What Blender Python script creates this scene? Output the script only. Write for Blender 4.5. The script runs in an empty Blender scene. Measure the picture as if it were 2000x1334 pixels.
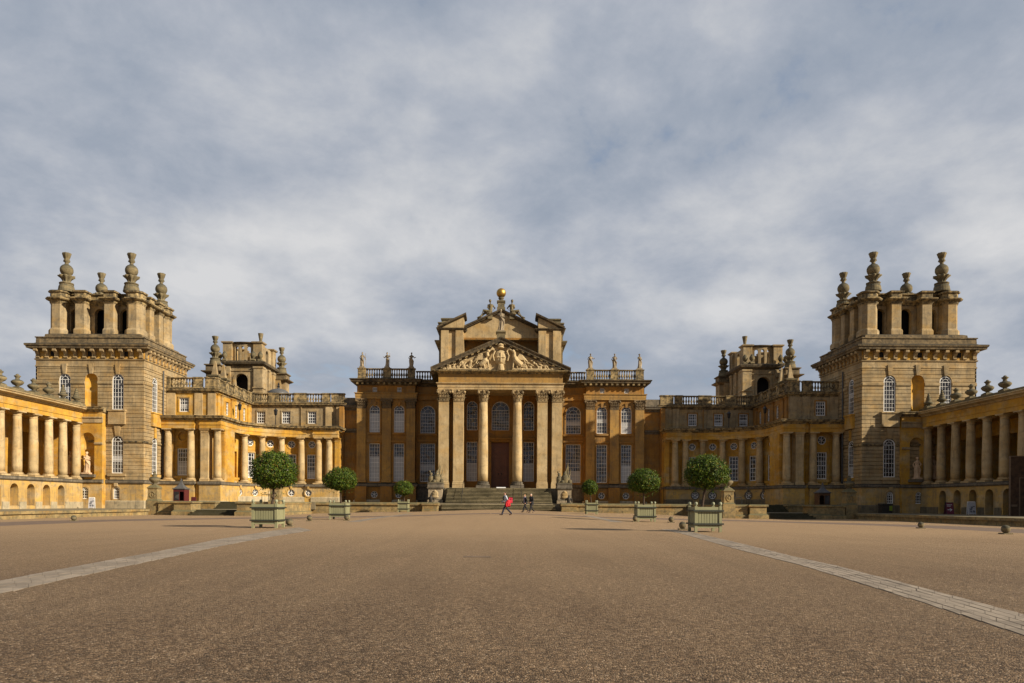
import bpy, bmesh, math, random
from mathutils import Vector, Matrix, noise as mnoise
random.seed(7)
R = math.radians; PI = math.pi
SC = bpy.context.scene
COL = SC.collection
EYE = 1.35; FPX = 1400.0; CXP = 980.0; CYP = 982.5; ROLL = 0.35

# ------------------------------------------------------------------ materials
def nt_mat(name):
    m = bpy.data.materials.new(name); m.use_nodes = True
    nt = m.node_tree; nt.nodes.clear()
    out = nt.nodes.new('ShaderNodeOutputMaterial'); b = nt.nodes.new('ShaderNodeBsdfPrincipled')
    nt.links.new(b.outputs[0], out.inputs[0])
    return m, nt, b
def nd(nt, typ, **kw):
    n = nt.nodes.new(typ)
    for k, v in kw.items():
        if k in ('operation', 'blend_type', 'data_type', 'feature', 'noise_dimensions', 'sky_type', 'distance', 'clamp'): setattr(n, k, v)
        else: n.inputs[k.replace('_', ' ')].default_value = v
    return n
def ramp(nt, fac, stops):
    n = nt.nodes.new('ShaderNodeValToRGB'); e = n.color_ramp.elements
    while len(e) < len(stops): e.new(0.5)
    for k, (p, c) in enumerate(stops):
        e[k].position = p; e[k].color = (c, c, c, 1) if isinstance(c, (int, float)) else (*c, 1)
    nt.links.new(fac, n.inputs[0]); return n.outputs[0]
def mix(nt, fac, a, b, bt='MIX'):
    n = nt.nodes.new('ShaderNodeMix'); n.data_type = 'RGBA'; n.blend_type = bt
    for s, v in ((0, fac), (6, a), (7, b)):
        if hasattr(v, 'links'): nt.links.new(v, n.inputs[s])
        else: n.inputs[s].default_value = v if isinstance(v, (int, float)) else (*v, 1)
    return n.outputs[2]
def scaled(nt, vec, s):
    n = nt.nodes.new('ShaderNodeVectorMath'); n.operation = 'MULTIPLY'; nt.links.new(vec, n.inputs[0]); n.inputs[1].default_value = s
    return n.outputs[0]
def noise(nt, vec, scale, detail=4, rough=0.55, dist=0.0):
    n = nt.nodes.new('ShaderNodeTexNoise'); nt.links.new(vec, n.inputs['Vector'])
    n.inputs['Scale'].default_value = scale; n.inputs['Detail'].default_value = detail; n.inputs['Roughness'].default_value = rough; n.inputs['Distortion'].default_value = dist
    return n.outputs[0]

def mul_(nt, a, v):
    n = nt.nodes.new('ShaderNodeMath'); n.operation = 'MULTIPLY'; nt.links.new(a, n.inputs[0]); n.inputs[1].default_value = v; return n.outputs[0]
KA = 1.02
def kc(c): return tuple(x * KA for x in c)
def stone(name, c1, c2, stain=(0.10, 0.085, 0.06), s_amt=0.45, top=0.0, topc=(0.045, 0.04, 0.03), blocks=0.25, bw=0.95, bh=0.42, streak=True, ochre=None, o_amt=0.5):
    c1, c2, stain = kc(c1), kc(c2), kc(stain); ochre = kc(ochre) if ochre else None
    m, nt, b = nt_mat(name)
    g = nt.nodes.new('ShaderNodeNewGeometry'); pos = g.outputs['Position']
    n1 = noise(nt, pos, 0.45, 5, 0.6)
    col = mix(nt, ramp(nt, n1, [(0.35, 0.0), (0.65, 1.0)]), c1, c2)
    if ochre:
        n5 = noise(nt, scaled(nt, pos, (0.5, 0.5, 0.9)), 0.9, 5, 0.62)
        r5 = ramp(nt, n5, [(0.48, 0.0), (0.66, o_amt)])
        col = mix(nt, r5, col, ochre)
    # ashlar blocks: tone differs from stone to stone
    sx = nt.nodes.new('ShaderNodeSeparateXYZ'); nt.links.new(pos, sx.inputs[0])
    ad = nt.nodes.new('ShaderNodeMath'); ad.operation = 'ADD'; nt.links.new(sx.outputs[0], ad.inputs[0]); nt.links.new(sx.outputs[1], ad.inputs[1])
    cb = nt.nodes.new('ShaderNodeCombineXYZ'); nt.links.new(ad.outputs[0], cb.inputs[0]); nt.links.new(sx.outputs[2], cb.inputs[1])
    br = nt.nodes.new('ShaderNodeTexBrick'); nt.links.new(cb.outputs[0], br.inputs['Vector'])
    br.inputs['Color1'].default_value = (1, 1, 1, 1); br.inputs['Color2'].default_value = (0.55, 0.52, 0.48, 1); br.inputs['Mortar'].default_value = (0.5, 0.45, 0.38, 1)
    br.inputs['Scale'].default_value = 1.0; br.inputs['Mortar Size'].default_value = 0.012; br.inputs['Brick Width'].default_value = bw; br.inputs['Row Height'].default_value = bh
    br.inputs['Bias'].default_value = -0.2
    if blocks: col = mix(nt, blocks, col, br.outputs[0], 'MULTIPLY')
    # weather streaks
    n2 = noise(nt, scaled(nt, pos, (1.3, 1.3, 0.22 if streak else 1.3)), 0.8, 6, 0.65)
    n3 = noise(nt, pos, 3.1, 5, 0.7)
    st = nt.nodes.new('ShaderNodeMath'); st.operation = 'MULTIPLY'
    nt.links.new(ramp(nt, n2, [(0.47, 0.0), (0.7, 1.0)]), st.inputs[0]); nt.links.new(ramp(nt, n3, [(0.3, 0.3), (0.7, 1.0)]), st.inputs[1])
    st2 = nt.nodes.new('ShaderNodeMath'); st2.operation = 'MULTIPLY'; nt.links.new(st.outputs[0], st2.inputs[0]); st2.inputs[1].default_value = s_amt
    col = mix(nt, st2.outputs[0], col, stain)
    n8 = noise(nt, pos, 1.7, 7, 0.72, 0.4)
    col = mix(nt, ramp(nt, n8, [(0.50, 0.0), (0.64, s_amt * 0.8)]), col, tuple(.45 * a + .55 * b_ for a, b_ in zip(stain, (0.15, 0.135, 0.105))))
    n7 = noise(nt, scaled(nt, pos, (4.5, 4.5, 0.35 if streak else 4.5)), 0.9, 5, 0.7)
    col = mix(nt, ramp(nt, n7, [(0.54, 0.0), (0.72, min(1.0, s_amt * 1.1))]), col, tuple(x * 0.8 for x in stain))
    if blocks:
        br2 = nt.nodes.new('ShaderNodeTexBrick'); nt.links.new(cb.outputs[0], br2.inputs['Vector']); br2.inputs['Color1'].default_value = (0, 0, 0, 1); br2.inputs['Color2'].default_value = (1, 1, 1, 1); br2.inputs['Mortar'].default_value = (0, 0, 0, 1)
        br2.inputs['Scale'].default_value = 1.0; br2.inputs['Mortar Size'].default_value = 0.0; br2.inputs['Brick Width'].default_value = bw; br2.inputs['Row Height'].default_value = bh; br2.inputs['Bias'].default_value = -0.82
        col = mix(nt, mul_(nt, br2.outputs[0], 0.45), col, tuple(min(.7, x * 1.35) for x in c1))
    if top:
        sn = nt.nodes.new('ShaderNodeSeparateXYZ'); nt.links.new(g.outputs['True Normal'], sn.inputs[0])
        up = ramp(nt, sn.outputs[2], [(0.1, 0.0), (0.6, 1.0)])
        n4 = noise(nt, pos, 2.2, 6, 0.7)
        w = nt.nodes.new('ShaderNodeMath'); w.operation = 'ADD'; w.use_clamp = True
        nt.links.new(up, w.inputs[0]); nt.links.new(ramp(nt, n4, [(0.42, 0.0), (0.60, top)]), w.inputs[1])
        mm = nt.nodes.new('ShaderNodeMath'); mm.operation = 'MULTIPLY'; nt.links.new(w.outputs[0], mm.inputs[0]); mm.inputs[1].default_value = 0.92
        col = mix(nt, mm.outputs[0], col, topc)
    nt.links.new(col, b.inputs['Base Color']); b.inputs['Roughness'].default_value = 0.92
    b.inputs['Specular IOR Level'].default_value = 0.2
    bp = nt.nodes.new('ShaderNodeBump'); bp.inputs['Strength'].default_value = 0.35; bp.inputs['Distance'].default_value = 0.05
    nt.links.new(n3, bp.inputs['Height']); nt.links.new(bp.outputs[0], b.inputs['Normal'])
    return m
def plain(name, c, rough=0.6, metal=0.0, var=0.25, scale=6.0, spec=0.4):
    m, nt, b = nt_mat(name)
    tc = nt.nodes.new('ShaderNodeNewGeometry')
    n = noise(nt, tc.outputs['Position'], scale, 5, 0.6)
    d = tuple(x * (1 - var) for x in c)
    col = mix(nt, ramp(nt, n, [(0.3, 0.0), (0.7, 1.0)]), d, c)
    nt.links.new(col, b.inputs['Base Color'])
    b.inputs['Roughness'].default_value = rough; b.inputs['Metallic'].default_value = metal; b.inputs['Specular IOR Level'].default_value = spec
    return m
M = {}
M['pale'] = stone('pale_limestone', (0.46, 0.355, 0.205), (0.30, 0.222, 0.12), s_amt=0.7, ochre=(0.46, 0.27, 0.065), o_amt=0.5, blocks=0.4)
M['tower'] = stone('rusticated_limestone', (0.48, 0.365, 0.205), (0.31, 0.225, 0.115), s_amt=0.62, ochre=(0.50, 0.29, 0.08), o_amt=0.4, blocks=0.5, bw=1.1, bh=0.44)
M['ochre'] = stone('ochre_limestone', (0.60, 0.345, 0.052), (0.47, 0.24, 0.034), s_amt=0.5, stain=(0.20, 0.115, 0.045), ochre=(0.50, 0.37, 0.18), o_amt=0.85, blocks=0.35)
M['brown'] = stone('brown_ochre_limestone', (0.40, 0.20, 0.045), (0.30, 0.15, 0.035), s_amt=0.55, stain=(0.09, 0.06, 0.03), ochre=(0.26, 0.18, 0.085), o_amt=0.6, blocks=0.28)
M['mpil'] = stone('brown_grey_pilaster_stone', (0.43, 0.255, 0.075), (0.30, 0.18, 0.065), s_amt=0.6, stain=(0.10, 0.075, 0.045), ochre=(0.42, 0.24, 0.06), o_amt=0.5, blocks=0.3)
M['column'] = stone('column_limestone', (0.56, 0.425, 0.235), (0.40, 0.29, 0.145), s_amt=0.6, stain=(0.19, 0.14, 0.08), ochre=(0.5, 0.29, 0.08), o_amt=0.4, blocks=0.3, bw=5.0, bh=1.3)
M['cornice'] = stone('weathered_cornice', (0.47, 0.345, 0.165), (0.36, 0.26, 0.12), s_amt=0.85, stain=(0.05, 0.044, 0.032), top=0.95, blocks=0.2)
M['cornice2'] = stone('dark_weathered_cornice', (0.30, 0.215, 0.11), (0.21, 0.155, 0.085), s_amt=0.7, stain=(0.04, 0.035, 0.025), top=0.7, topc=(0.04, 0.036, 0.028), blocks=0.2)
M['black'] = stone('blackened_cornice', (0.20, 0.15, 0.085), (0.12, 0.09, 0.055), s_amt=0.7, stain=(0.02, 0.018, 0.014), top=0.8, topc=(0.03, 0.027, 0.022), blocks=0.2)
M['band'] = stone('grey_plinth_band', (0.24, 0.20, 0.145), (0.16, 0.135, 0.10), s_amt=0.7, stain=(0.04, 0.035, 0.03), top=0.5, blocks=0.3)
M['base'] = stone('stained_basement', (0.58, 0.36, 0.095), (0.45, 0.29, 0.10), s_amt=0.7, stain=(0.20, 0.17, 0.12), ochre=(0.46, 0.37, 0.23), o_amt=0.75, blocks=0.25)
M['cap'] = stone('carved_capital_stone', (0.44, 0.32, 0.165), (0.20, 0.145, 0.075), s_amt=0.8, stain=(0.03, 0.024, 0.015), blocks=0.0, streak=False)
M['capdark'] = stone('dark_capital_stone', (0.20, 0.14, 0.075), (0.13, 0.095, 0.055), s_amt=0.6, stain=(0.03, 0.025, 0.018), blocks=0.0, streak=False)
M['tread'] = stone('sunlit_step_tread', (0.36, 0.30, 0.18), (0.20, 0.17, 0.10), s_amt=0.6, stain=(0.06, 0.055, 0.03), blocks=0.0, streak=False)  # pale colour stands for sunlight on the step tops
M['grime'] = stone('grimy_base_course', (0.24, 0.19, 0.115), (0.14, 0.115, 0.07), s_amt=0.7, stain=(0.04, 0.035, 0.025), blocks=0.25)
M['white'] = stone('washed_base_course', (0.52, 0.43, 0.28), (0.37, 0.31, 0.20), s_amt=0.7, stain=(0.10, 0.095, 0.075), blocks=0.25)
M['grey'] = stone('lichened_stone', (0.28, 0.22, 0.12), (0.17, 0.135, 0.07), s_amt=0.6, stain=(0.05, 0.045, 0.03), top=0.45, topc=(0.07, 0.065, 0.045), blocks=0.0, streak=False)
M['statue'] = stone('statue_stone', (0.42, 0.34, 0.23), (0.32, 0.25, 0.16), s_amt=0.6, stain=(0.08, 0.07, 0.05), top=0.2, blocks=0.0, streak=False)
M['relief'] = stone('carved_relief_stone', (0.52, 0.40, 0.225), (0.43, 0.32, 0.17), s_amt=0.3, stain=(0.15, 0.11, 0.07), blocks=0.0, streak=False)
M['pinkstatue'] = stone('clean_statue_stone', (0.62, 0.44, 0.28), (0.54, 0.37, 0.22), s_amt=0.3, blocks=0.0, streak=False)
M['step'] = stone('mossy_shaded_step_stone', (0.065, 0.056, 0.03), (0.045, 0.04, 0.02), s_amt=0.5, stain=(0.04, 0.037, 0.02), blocks=0.2, streak=False)  # darkened past its own tone to paint shade on the risers
M['wall'] = stone('mossy_wall_stone', (0.42, 0.30, 0.13), (0.25, 0.19, 0.095), s_amt=0.8, stain=(0.06, 0.05, 0.035), ochre=(0.42, 0.24, 0.06), o_amt=0.7, top=0.5, topc=(0.12, 0.11, 0.06), blocks=0.4, bw=1.2, bh=0.45, streak=False)
M['pave'] = stone('terrace_paving', (0.24, 0.20, 0.13), (0.17, 0.145, 0.095), s_amt=0.5, blocks=0.0, streak=False)
M['winwhite'] = plain('white_window_paint', (0.78, 0.77, 0.73), 0.5, var=0.1)
M['wingrey'] = plain('grey_window_paint', (0.42, 0.41, 0.38), 0.5, var=0.15)
M['blind'] = plain('white_blind', (0.42, 0.42, 0.42), 0.25, var=0.2, scale=0.8, spec=0.6)
M['iron'] = plain('black_iron', (0.02, 0.02, 0.022), 0.45, var=0.3)
M['sage'] = plain('sage_green_paint', (0.285, 0.28, 0.155), 0.55, var=0.18, scale=1.6)
M['sageball'] = plain('pale_green_finial', (0.30, 0.31, 0.20), 0.6, var=0.15)
M['darkbar'] = plain('dark_planter_iron', (0.035, 0.04, 0.03), 0.6)
M['soil'] = plain('soil', (0.05, 0.035, 0.02), 0.95)
M['bark'] = plain('bark', (0.085, 0.055, 0.035), 0.9, var=0.5, scale=25)
M['gold'] = plain('gilded_copper', (0.52, 0.33, 0.09), 0.5, 1.0, var=0.15, scale=3)
M['lead'] = plain('lead_sheet', (0.10, 0.10, 0.10), 0.5, var=0.3)
M['slate'] = plain('roof_lead', (0.10, 0.10, 0.105), 0.7, var=0.3)
M['dark'] = plain('dark_interior', (0.015, 0.013, 0.012), 0.9)
M['maroon'] = plain('maroon_paint', (0.10, 0.018, 0.018), 0.5, var=0.25)
M['signmaroon'] = plain('maroon_sign', (0.16, 0.03, 0.055), 0.5, var=0.1)
M['signwhite'] = plain('white_print', (0.72, 0.72, 0.72), 0.5, var=0.08)
M['paper'] = plain('white_board', (0.62, 0.62, 0.66), 0.6, var=0.35, scale=7)
M['greyprint'] = plain('grey_print', (0.22, 0.23, 0.27), 0.6, var=0.4, scale=9)
M['poster'] = plain('poster_green_grey', (0.36, 0.40, 0.36), 0.5, var=0.15)
M['navy'] = plain('navy_print', (0.015, 0.02, 0.035), 0.6)
M['skin'] = plain('skin', (0.55, 0.32, 0.22), 0.55, var=0.08)
M['hairbrown'] = plain('brown_hair', (0.09, 0.045, 0.02), 0.7)
M['hairginger'] = plain('fair_hair', (0.30, 0.16, 0.06), 0.7)
M['hairgrey'] = plain('pale_grey_hair', (0.50, 0.42, 0.33), 0.7)
M['shirt'] = plain('pale_blue_shirt', (0.55, 0.60, 0.68), 0.8)
M['lilac'] = plain('lilac_shirt', (0.42, 0.38, 0.50), 0.8)
M['suit'] = plain('black_suit', (0.012, 0.012, 0.016), 0.8)
M['trouser'] = plain('navy_trousers', (0.03, 0.032, 0.055), 0.8)
M['red'] = plain('red_cloth', (0.60, 0.012, 0.02), 0.7, var=0.35, scale=9)
M['pinkred'] = plain('red_board', (0.70, 0.04, 0.08), 0.6, var=0.12)
M['shoe'] = plain('dark_shoe', (0.03, 0.017, 0.012), 0.45)
M['door'] = None
M['wood'] = plain('brown_timber', (0.12, 0.055, 0.02), 0.7, var=0.4, scale=3)
M['hoard'] = plain('brown_hoarding', (0.10, 0.055, 0.030), 0.8, var=0.7, scale=2.6)
M['hoardframe'] = plain('pale_hoarding_frame', (0.20, 0.14, 0.09), 0.8)
M['bin'] = plain('dark_bin', (0.03, 0.025, 0.02), 0.7)
M['lime'] = plain('lime_panel', (0.22, 0.30, 0.02), 0.7)

def glass_mat(name, lo, hi):
    m, nt, b = nt_mat(name)
    g = nt.nodes.new('ShaderNodeNewGeometry'); pos = g.outputs['Position']
    v = nt.nodes.new('ShaderNodeTexVoronoi'); v.inputs['Scale'].default_value = 2.3; nt.links.new(pos, v.inputs['Vector'])
    c = mix(nt, ramp(nt, v.outputs['Color'], [(0.2, 0.0), (0.9, 1.0)]), lo, hi)
    nt.links.new(c, b.inputs['Base Color']); b.inputs['Roughness'].default_value = 0.07; b.inputs['Specular IOR Level'].default_value = 0.6
    va = nt.nodes.new('ShaderNodeVectorMath'); va.operation = 'MULTIPLY_ADD'; nt.links.new(v.outputs['Color'], va.inputs[0]); va.inputs[1].default_value = (.22, .22, .22); va.inputs[2].default_value = (-.11, -.11, -.11)
    vb = nt.nodes.new('ShaderNodeVectorMath'); vb.operation = 'ADD'; nt.links.new(va.outputs[0], vb.inputs[0]); nt.links.new(g.outputs['Normal'], vb.inputs[1])
    vn = nt.nodes.new('ShaderNodeVectorMath'); vn.operation = 'NORMALIZE'; nt.links.new(vb.outputs[0], vn.inputs[0]); nt.links.new(vn.outputs[0], b.inputs['Normal'])
    return m
M['glass'] = glass_mat('dark_window_glass', (0.012, 0.012, 0.014), (0.075, 0.072, 0.075)); M['skyglass'] = glass_mat('sky_toned_window_glass', (0.03, 0.032, 0.04), (0.12, 0.13, 0.155))  # grey-blue base colour of the second stands in for reflected sky
def door_mat():
    m, nt, b = nt_mat('dark_red_door_timber')
    g = nt.nodes.new('ShaderNodeNewGeometry'); n = noise(nt, scaled(nt, g.outputs['Position'], (8, 8, 0.8)), 2.0, 5)
    nt.links.new(mix(nt, n, (0.11, 0.036, 0.014), (0.20, 0.07, 0.025)), b.inputs['Base Color']); b.inputs['Roughness'].default_value = 0.5
    return m
M['door'] = door_mat()
def leaf_mat():
    m, nt, b = nt_mat('bay_leaves')
    oi = nt.nodes.new('ShaderNodeNewGeometry')
    c = ramp(nt, oi.outputs['Random Per Island'], [(0.0, (0.016, 0.034, 0.004)), (0.5, (0.042, 0.078, 0.006)), (0.85, (0.085, 0.135, 0.010)), (0.96, (0.15, 0.16, 0.02)), (1.0, (0.17, 0.07, 0.02))])
    cl = noise(nt, oi.outputs['Position'], 2.6, 3); c = mix(nt, ramp(nt, cl, [(0.42, 0.0), (0.62, 0.75)]), c, mix(nt, 1.0, c, (1.7, 1.5, 1.1), 'MULTIPLY'))
    nt.links.new(c, b.inputs['Base Color']); b.inputs['Roughness'].default_value = 0.5; b.inputs['Specular IOR Level'].default_value = 0.25
    tr = nt.nodes.new('ShaderNodeBsdfTranslucent'); nt.links.new(mix(nt, 1.0, c, (1.0, 1.15, 0.5), 'MULTIPLY'), tr.inputs[0])
    ms = nt.nodes.new('ShaderNodeMixShader'); ms.inputs[0].default_value = 0.2
    out = [n for n in nt.nodes if n.type == 'OUTPUT_MATERIAL'][0]
    nt.links.new(b.outputs[0], ms.inputs[1]); nt.links.new(tr.outputs[0], ms.inputs[2]); nt.links.new(ms.outputs[0], out.inputs[0])
    return m
M['leaf'] = leaf_mat()
def gravel_mat():
    m, nt, b = nt_mat('bonded_gravel')
    g = nt.nodes.new('ShaderNodeNewGeometry'); pos = g.outputs['Position']
    v = nt.nodes.new('ShaderNodeTexVoronoi'); v.inputs['Scale'].default_value = 62.0; nt.links.new(pos, v.inputs['Vector'])
    v2 = nt.nodes.new('ShaderNodeTexVoronoi'); v2.inputs['Scale'].default_value = 21.0; nt.links.new(pos, v2.inputs['Vector'])
    sr = nt.nodes.new('ShaderNodeSeparateColor'); nt.links.new(v.outputs['Color'], sr.inputs[0])
    sr2 = nt.nodes.new('ShaderNodeSeparateColor'); nt.links.new(v2.outputs['Color'], sr2.inputs[0])
    c = ramp(nt, sr.outputs[0], [(0.0, (0.052, 0.032, 0.017)), (0.35, (0.122, 0.078, 0.042)), (0.6, (0.176, 0.116, 0.065)), (0.85, (0.25, 0.172, 0.10)), (0.96, (0.34, 0.25, 0.16)), (1.0, (0.48, 0.38, 0.27))])
    c2 = ramp(nt, sr2.outputs[1], [(0.0, 0.56), (0.6, 1.0), (1.0, 1.32)])
    c = mix(nt, 0.85, c, c2, 'MULTIPLY')
    n = noise(nt, pos, 0.16, 6, 0.62)
    c = mix(nt, ramp(nt, n, [(0.38, 0.0), (0.62, 0.55)]), c, mix(nt, 1.0, c, (0.78, 0.72, 0.66), 'MULTIPLY'))
    n6 = noise(nt, scaled(nt, pos, (1.3, 0.10, 1.0)), 0.8, 5, 0.6, .6)
    c = mix(nt, ramp(nt, n6, [(0.44, 0.0), (0.68, 0.6)]), c, mix(nt, 1.0, c, (0.62, 0.6, 0.6), 'MULTIPLY'))
    # paler tone mixed in towards the far part of the court
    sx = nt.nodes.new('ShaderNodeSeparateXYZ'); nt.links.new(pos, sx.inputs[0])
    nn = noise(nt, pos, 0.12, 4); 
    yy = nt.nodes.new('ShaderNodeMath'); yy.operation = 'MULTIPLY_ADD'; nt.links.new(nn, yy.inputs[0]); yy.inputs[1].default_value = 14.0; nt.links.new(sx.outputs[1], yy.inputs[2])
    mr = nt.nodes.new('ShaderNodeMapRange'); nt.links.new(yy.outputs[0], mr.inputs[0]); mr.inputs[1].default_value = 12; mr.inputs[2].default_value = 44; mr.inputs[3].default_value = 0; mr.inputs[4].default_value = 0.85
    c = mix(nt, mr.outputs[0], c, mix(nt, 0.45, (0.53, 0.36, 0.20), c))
    nt.links.new(c, b.inputs['Base Color']); b.inputs['Roughness'].default_value = 0.85; b.inputs['Specular IOR Level'].default_value = 0.25
    bp = nt.nodes.new('ShaderNodeBump'); bp.inputs['Strength'].default_value = 0.9; bp.inputs['Distance'].default_value = 0.02
    nt.links.new(v.outputs['Distance'], bp.inputs['Height']); bp.invert = True
    nt.links.new(bp.outputs[0], b.inputs['Normal'])
    return m
M['gravel'] = gravel_mat()
def sett_mat(name, c1, c2, sc):
    m, nt, b = nt_mat(name)
    g = nt.nodes.new('ShaderNodeNewGeometry'); pos = g.outputs['Position']
    v = nt.nodes.new('ShaderNodeTexVoronoi'); v.inputs['Scale'].default_value = sc; nt.links.new(pos, v.inputs['Vector'])
    n = noise(nt, pos, 3.0, 6, 0.7)
    c = mix(nt, ramp(nt, v.outputs['Color'], [(0.1, 0.0), (0.9, 1.0)]), c1, c2)
    c = mix(nt, ramp(nt, n, [(0.4, 0.0), (0.7, 0.6)]), c, tuple(x * 0.55 for x in c1))
    nt.links.new(c, b.inputs['Base Color']); b.inputs['Roughness'].default_value = 0.85
    bp = nt.nodes.new('ShaderNodeBump'); bp.inputs['Strength'].default_value = 0.5; bp.inputs['Distance'].default_value = 0.02
    nt.links.new(n, bp.inputs['Height']); nt.links.new(bp.outputs[0], b.inputs['Normal'])
    return m
M['sett'] = sett_mat('grey_setts', (0.185, 0.148, 0.108), (0.31, 0.252, 0.188), 2.2)
M['settbed'] = sett_mat('gritty_joint_bed', (0.11, 0.08, 0.05), (0.17, 0.125, 0.08), 30.0)
M['path'] = sett_mat('worn_tarmac', (0.125, 0.082, 0.055), (0.185, 0.125, 0.085), 20.0)

# ------------------------------------------------------------------ geometry helpers
KS = 1.0
SIDE = 1                      # -1 while the right-hand half of the palace is built as the left half's mirror
XF = None                     # optional stretch of the half being built
def G(p):
    if XF: p = XF(*p)
    return Vector((p[0] * SIDE, p[1], p[2]))
def front(ox, oy): return lambda u, d, z: (ox + u, oy - d, z)
def east(ox, oy): return lambda u, d, z: (ox + d, oy + u, z)
def west(ox, oy): return lambda u, d, z: (ox - d, oy - u, z)
def back(ox, oy): return lambda u, d, z: (ox - u, oy + d, z)

SEP = {'window_surround', 'base_course', 'modillion', 'cornice', 'pilaster_pedestal', 'string_course', 'oculus_surround', 'attic_pilaster', 'straps', 'entablature', 'wall', 'linking_wall', 'gable_wall', 'architrave', 'panelling'}
class MB:
    def __init__(s, f=None): s.v = []; s.f = []; s.m = f or (lambda a, b, c: (a, b, c))
    def p(s, a, b, c): s.v.append(s.m(a, b, c)); return len(s.v) - 1
    def poly(s, pts): s.f.append([s.p(*q) for q in pts])
    def loft(s, rings, closed=True, cap0=True, cap1=True):
        ids = [[s.p(*q) for q in r] for r in rings]; n = len(ids[0])
        for a, b in zip(ids, ids[1:]):
            for i in range(n if closed else n - 1):
                j = (i + 1) % n; s.f.append([a[i], a[j], b[j], b[i]])
        if cap0: s.f.append(ids[0][::-1])
        if cap1: s.f.append(ids[-1])
        return s
    def box(s, a0, a1, b0, b1, c0, c1, n=1):
        r = []
        for k in range(n + 1):
            a = a0 + (a1 - a0) * k / n; r.append([(a, b0, c0), (a, b1, c0), (a, b1, c1), (a, b0, c1)])
        return s.loft(r)
    def bev(s, a0, a1, b0, b1, c0, c1, e):        # box with its vertical ends tapered at the top edge
        return s.loft([[(a0, b0, c0), (a1, b0, c0), (a1, b1, c0), (a0, b1, c0)], [(a0, b0, c1 - e), (a1, b0, c1 - e), (a1, b1, c1 - e), (a0, b1, c1 - e)],
                       [(a0 + e, b0 + e, c1), (a1 - e, b0 + e, c1), (a1 - e, b1 - e, c1), (a0 + e, b1 - e, c1)]])
    def ring(s, x0, x1, y0, y1, prof, cap=True):  # rectangle swept up a profile of (outset, z)
        return s.loft([[(x0 - d, y0 - d, z), (x1 + d, y0 - d, z), (x1 + d, y1 + d, z), (x0 - d, y1 + d, z)] for d, z in prof], True, cap, cap)
    def sweep(s, u0, u1, prof, n=1):              # closed profile of (d, z) run along u
        return s.loft([[(u0 + (u1 - u0) * k / n, d, z) for d, z in prof] for k in range(n + 1)])
    def lathe(s, prof, n=14, c=(0, 0, 0), wob=None):
        r = []
        for rr, z in prof:
            r.append([(c[0] + (rr * (wob(t, z) if wob else 1)) * math.cos(t), c[1] + (rr * (wob(t, z) if wob else 1)) * math.sin(t), c[2] + z) for t in (2 * PI * k / n for k in range(n))])
        return s.loft(r)
    def tube(s, pts, rad, n=8):
        pts = [Vector(q) for q in pts]; rings = []
        if not isinstance(rad, (list, tuple)): rad = [rad] * len(pts)
        up = Vector((0, 0, 1))
        for k, q in enumerate(pts):
            t = (pts[min(k + 1, len(pts) - 1)] - pts[max(k - 1, 0)]).normalized()
            a = t.cross(up if abs(t.z) < 0.9 else Vector((1, 0, 0))).normalized(); b = a.cross(t)
            rings.append([tuple(q + (a * math.cos(2 * PI * j / n) + b * math.sin(2 * PI * j / n)) * rad[k]) for j in range(n)])
        return s.loft(rings)
    def ball(s, c, r, n=12, sq=(1, 1, 1)):
        rings = []
        for k in range(1, n // 2):
            t = PI * k / (n // 2)
            rings.append([(c[0] + r * sq[0] * math.sin(t) * math.cos(2 * PI * j / n), c[1] + r * sq[1] * math.sin(t) * math.sin(2 * PI * j / n), c[2] - r * sq[2] * math.cos(t)) for j in range(n)])
        s.loft(rings, True, False, False)
        lo = s.p(c[0], c[1], c[2] - r * sq[2]); hi = s.p(c[0], c[1], c[2] + r * sq[2]); m0 = len(s.v) - 2 - n * len(rings)
        for j in range(n):
            s.f.append([lo, m0 + (j + 1) % n, m0 + j]); e = m0 + n * (len(rings) - 1); s.f.append([hi, e + j, e + (j + 1) % n])
        return s
    def mesh(s, name, origin=Vector((0, 0, 0)), world=True, smooth=False):
        me = bpy.data.meshes.new(name)
        vs = [(G(q) - origin) if world else Vector(q) for q in s.v]
        fl = SIDE < 0 and world
        me.from_pydata([tuple(q) for q in vs], [], [f[::-1] if fl else f for f in s.f]); me.update()
        if smooth:
            for q in me.polygons: q.use_smooth = True
        return me
    def clusters(s):
        par = list(range(len(s.v)))
        def find(i):
            while par[i] != i: par[i] = par[par[i]]; i = par[i]
            return i
        for f in s.f:
            for j in f[1:]: par[find(j)] = find(f[0])
        box = {}
        for i, p in enumerate(s.v):
            r = find(i); b = box.setdefault(r, [list(p), list(p)])
            for k in range(3): b[0][k] = min(b[0][k], p[k]); b[1][k] = max(b[1][k], p[k])
        keys = list(box); grp = {k: k for k in keys}
        def gf(k):
            while grp[k] != k: k = grp[k]
            return k
        for i, a in enumerate(keys):
            for b in keys[:i]:
                if all(box[a][0][k] <= box[b][1][k] + .06 and box[b][0][k] <= box[a][1][k] + .06 for k in range(3)): grp[gf(a)] = gf(b)
        out = {}
        for f in s.f: out.setdefault(gf(find(f[0])), []).append(f)
        return list(out.values())
    def build(s, name, mat, root=None, at=None, smooth=False):
        if root is not None and name in SEP:
            cl = s.clusters()
            if len(cl) > 1:
                for fs in cl:
                    m = MB(); ids = {}
                    for f in fs:
                        for i in f:
                            if i not in ids: ids[i] = len(m.v); m.v.append(s.v[i])
                        m.f.append([ids[i] for i in f])
                    o0 = G(m.v[0]); o = link(name, m.mesh(name, o0, True, smooth), mat, root, o0)
                return o
        o0 = G(at) if at is not None else (root.location.copy() if root else Vector((0, 0, 0)))
        me = s.mesh(name, o0, True, smooth)
        return link(name, me, mat, root, o0)
WORLD = {}
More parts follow.
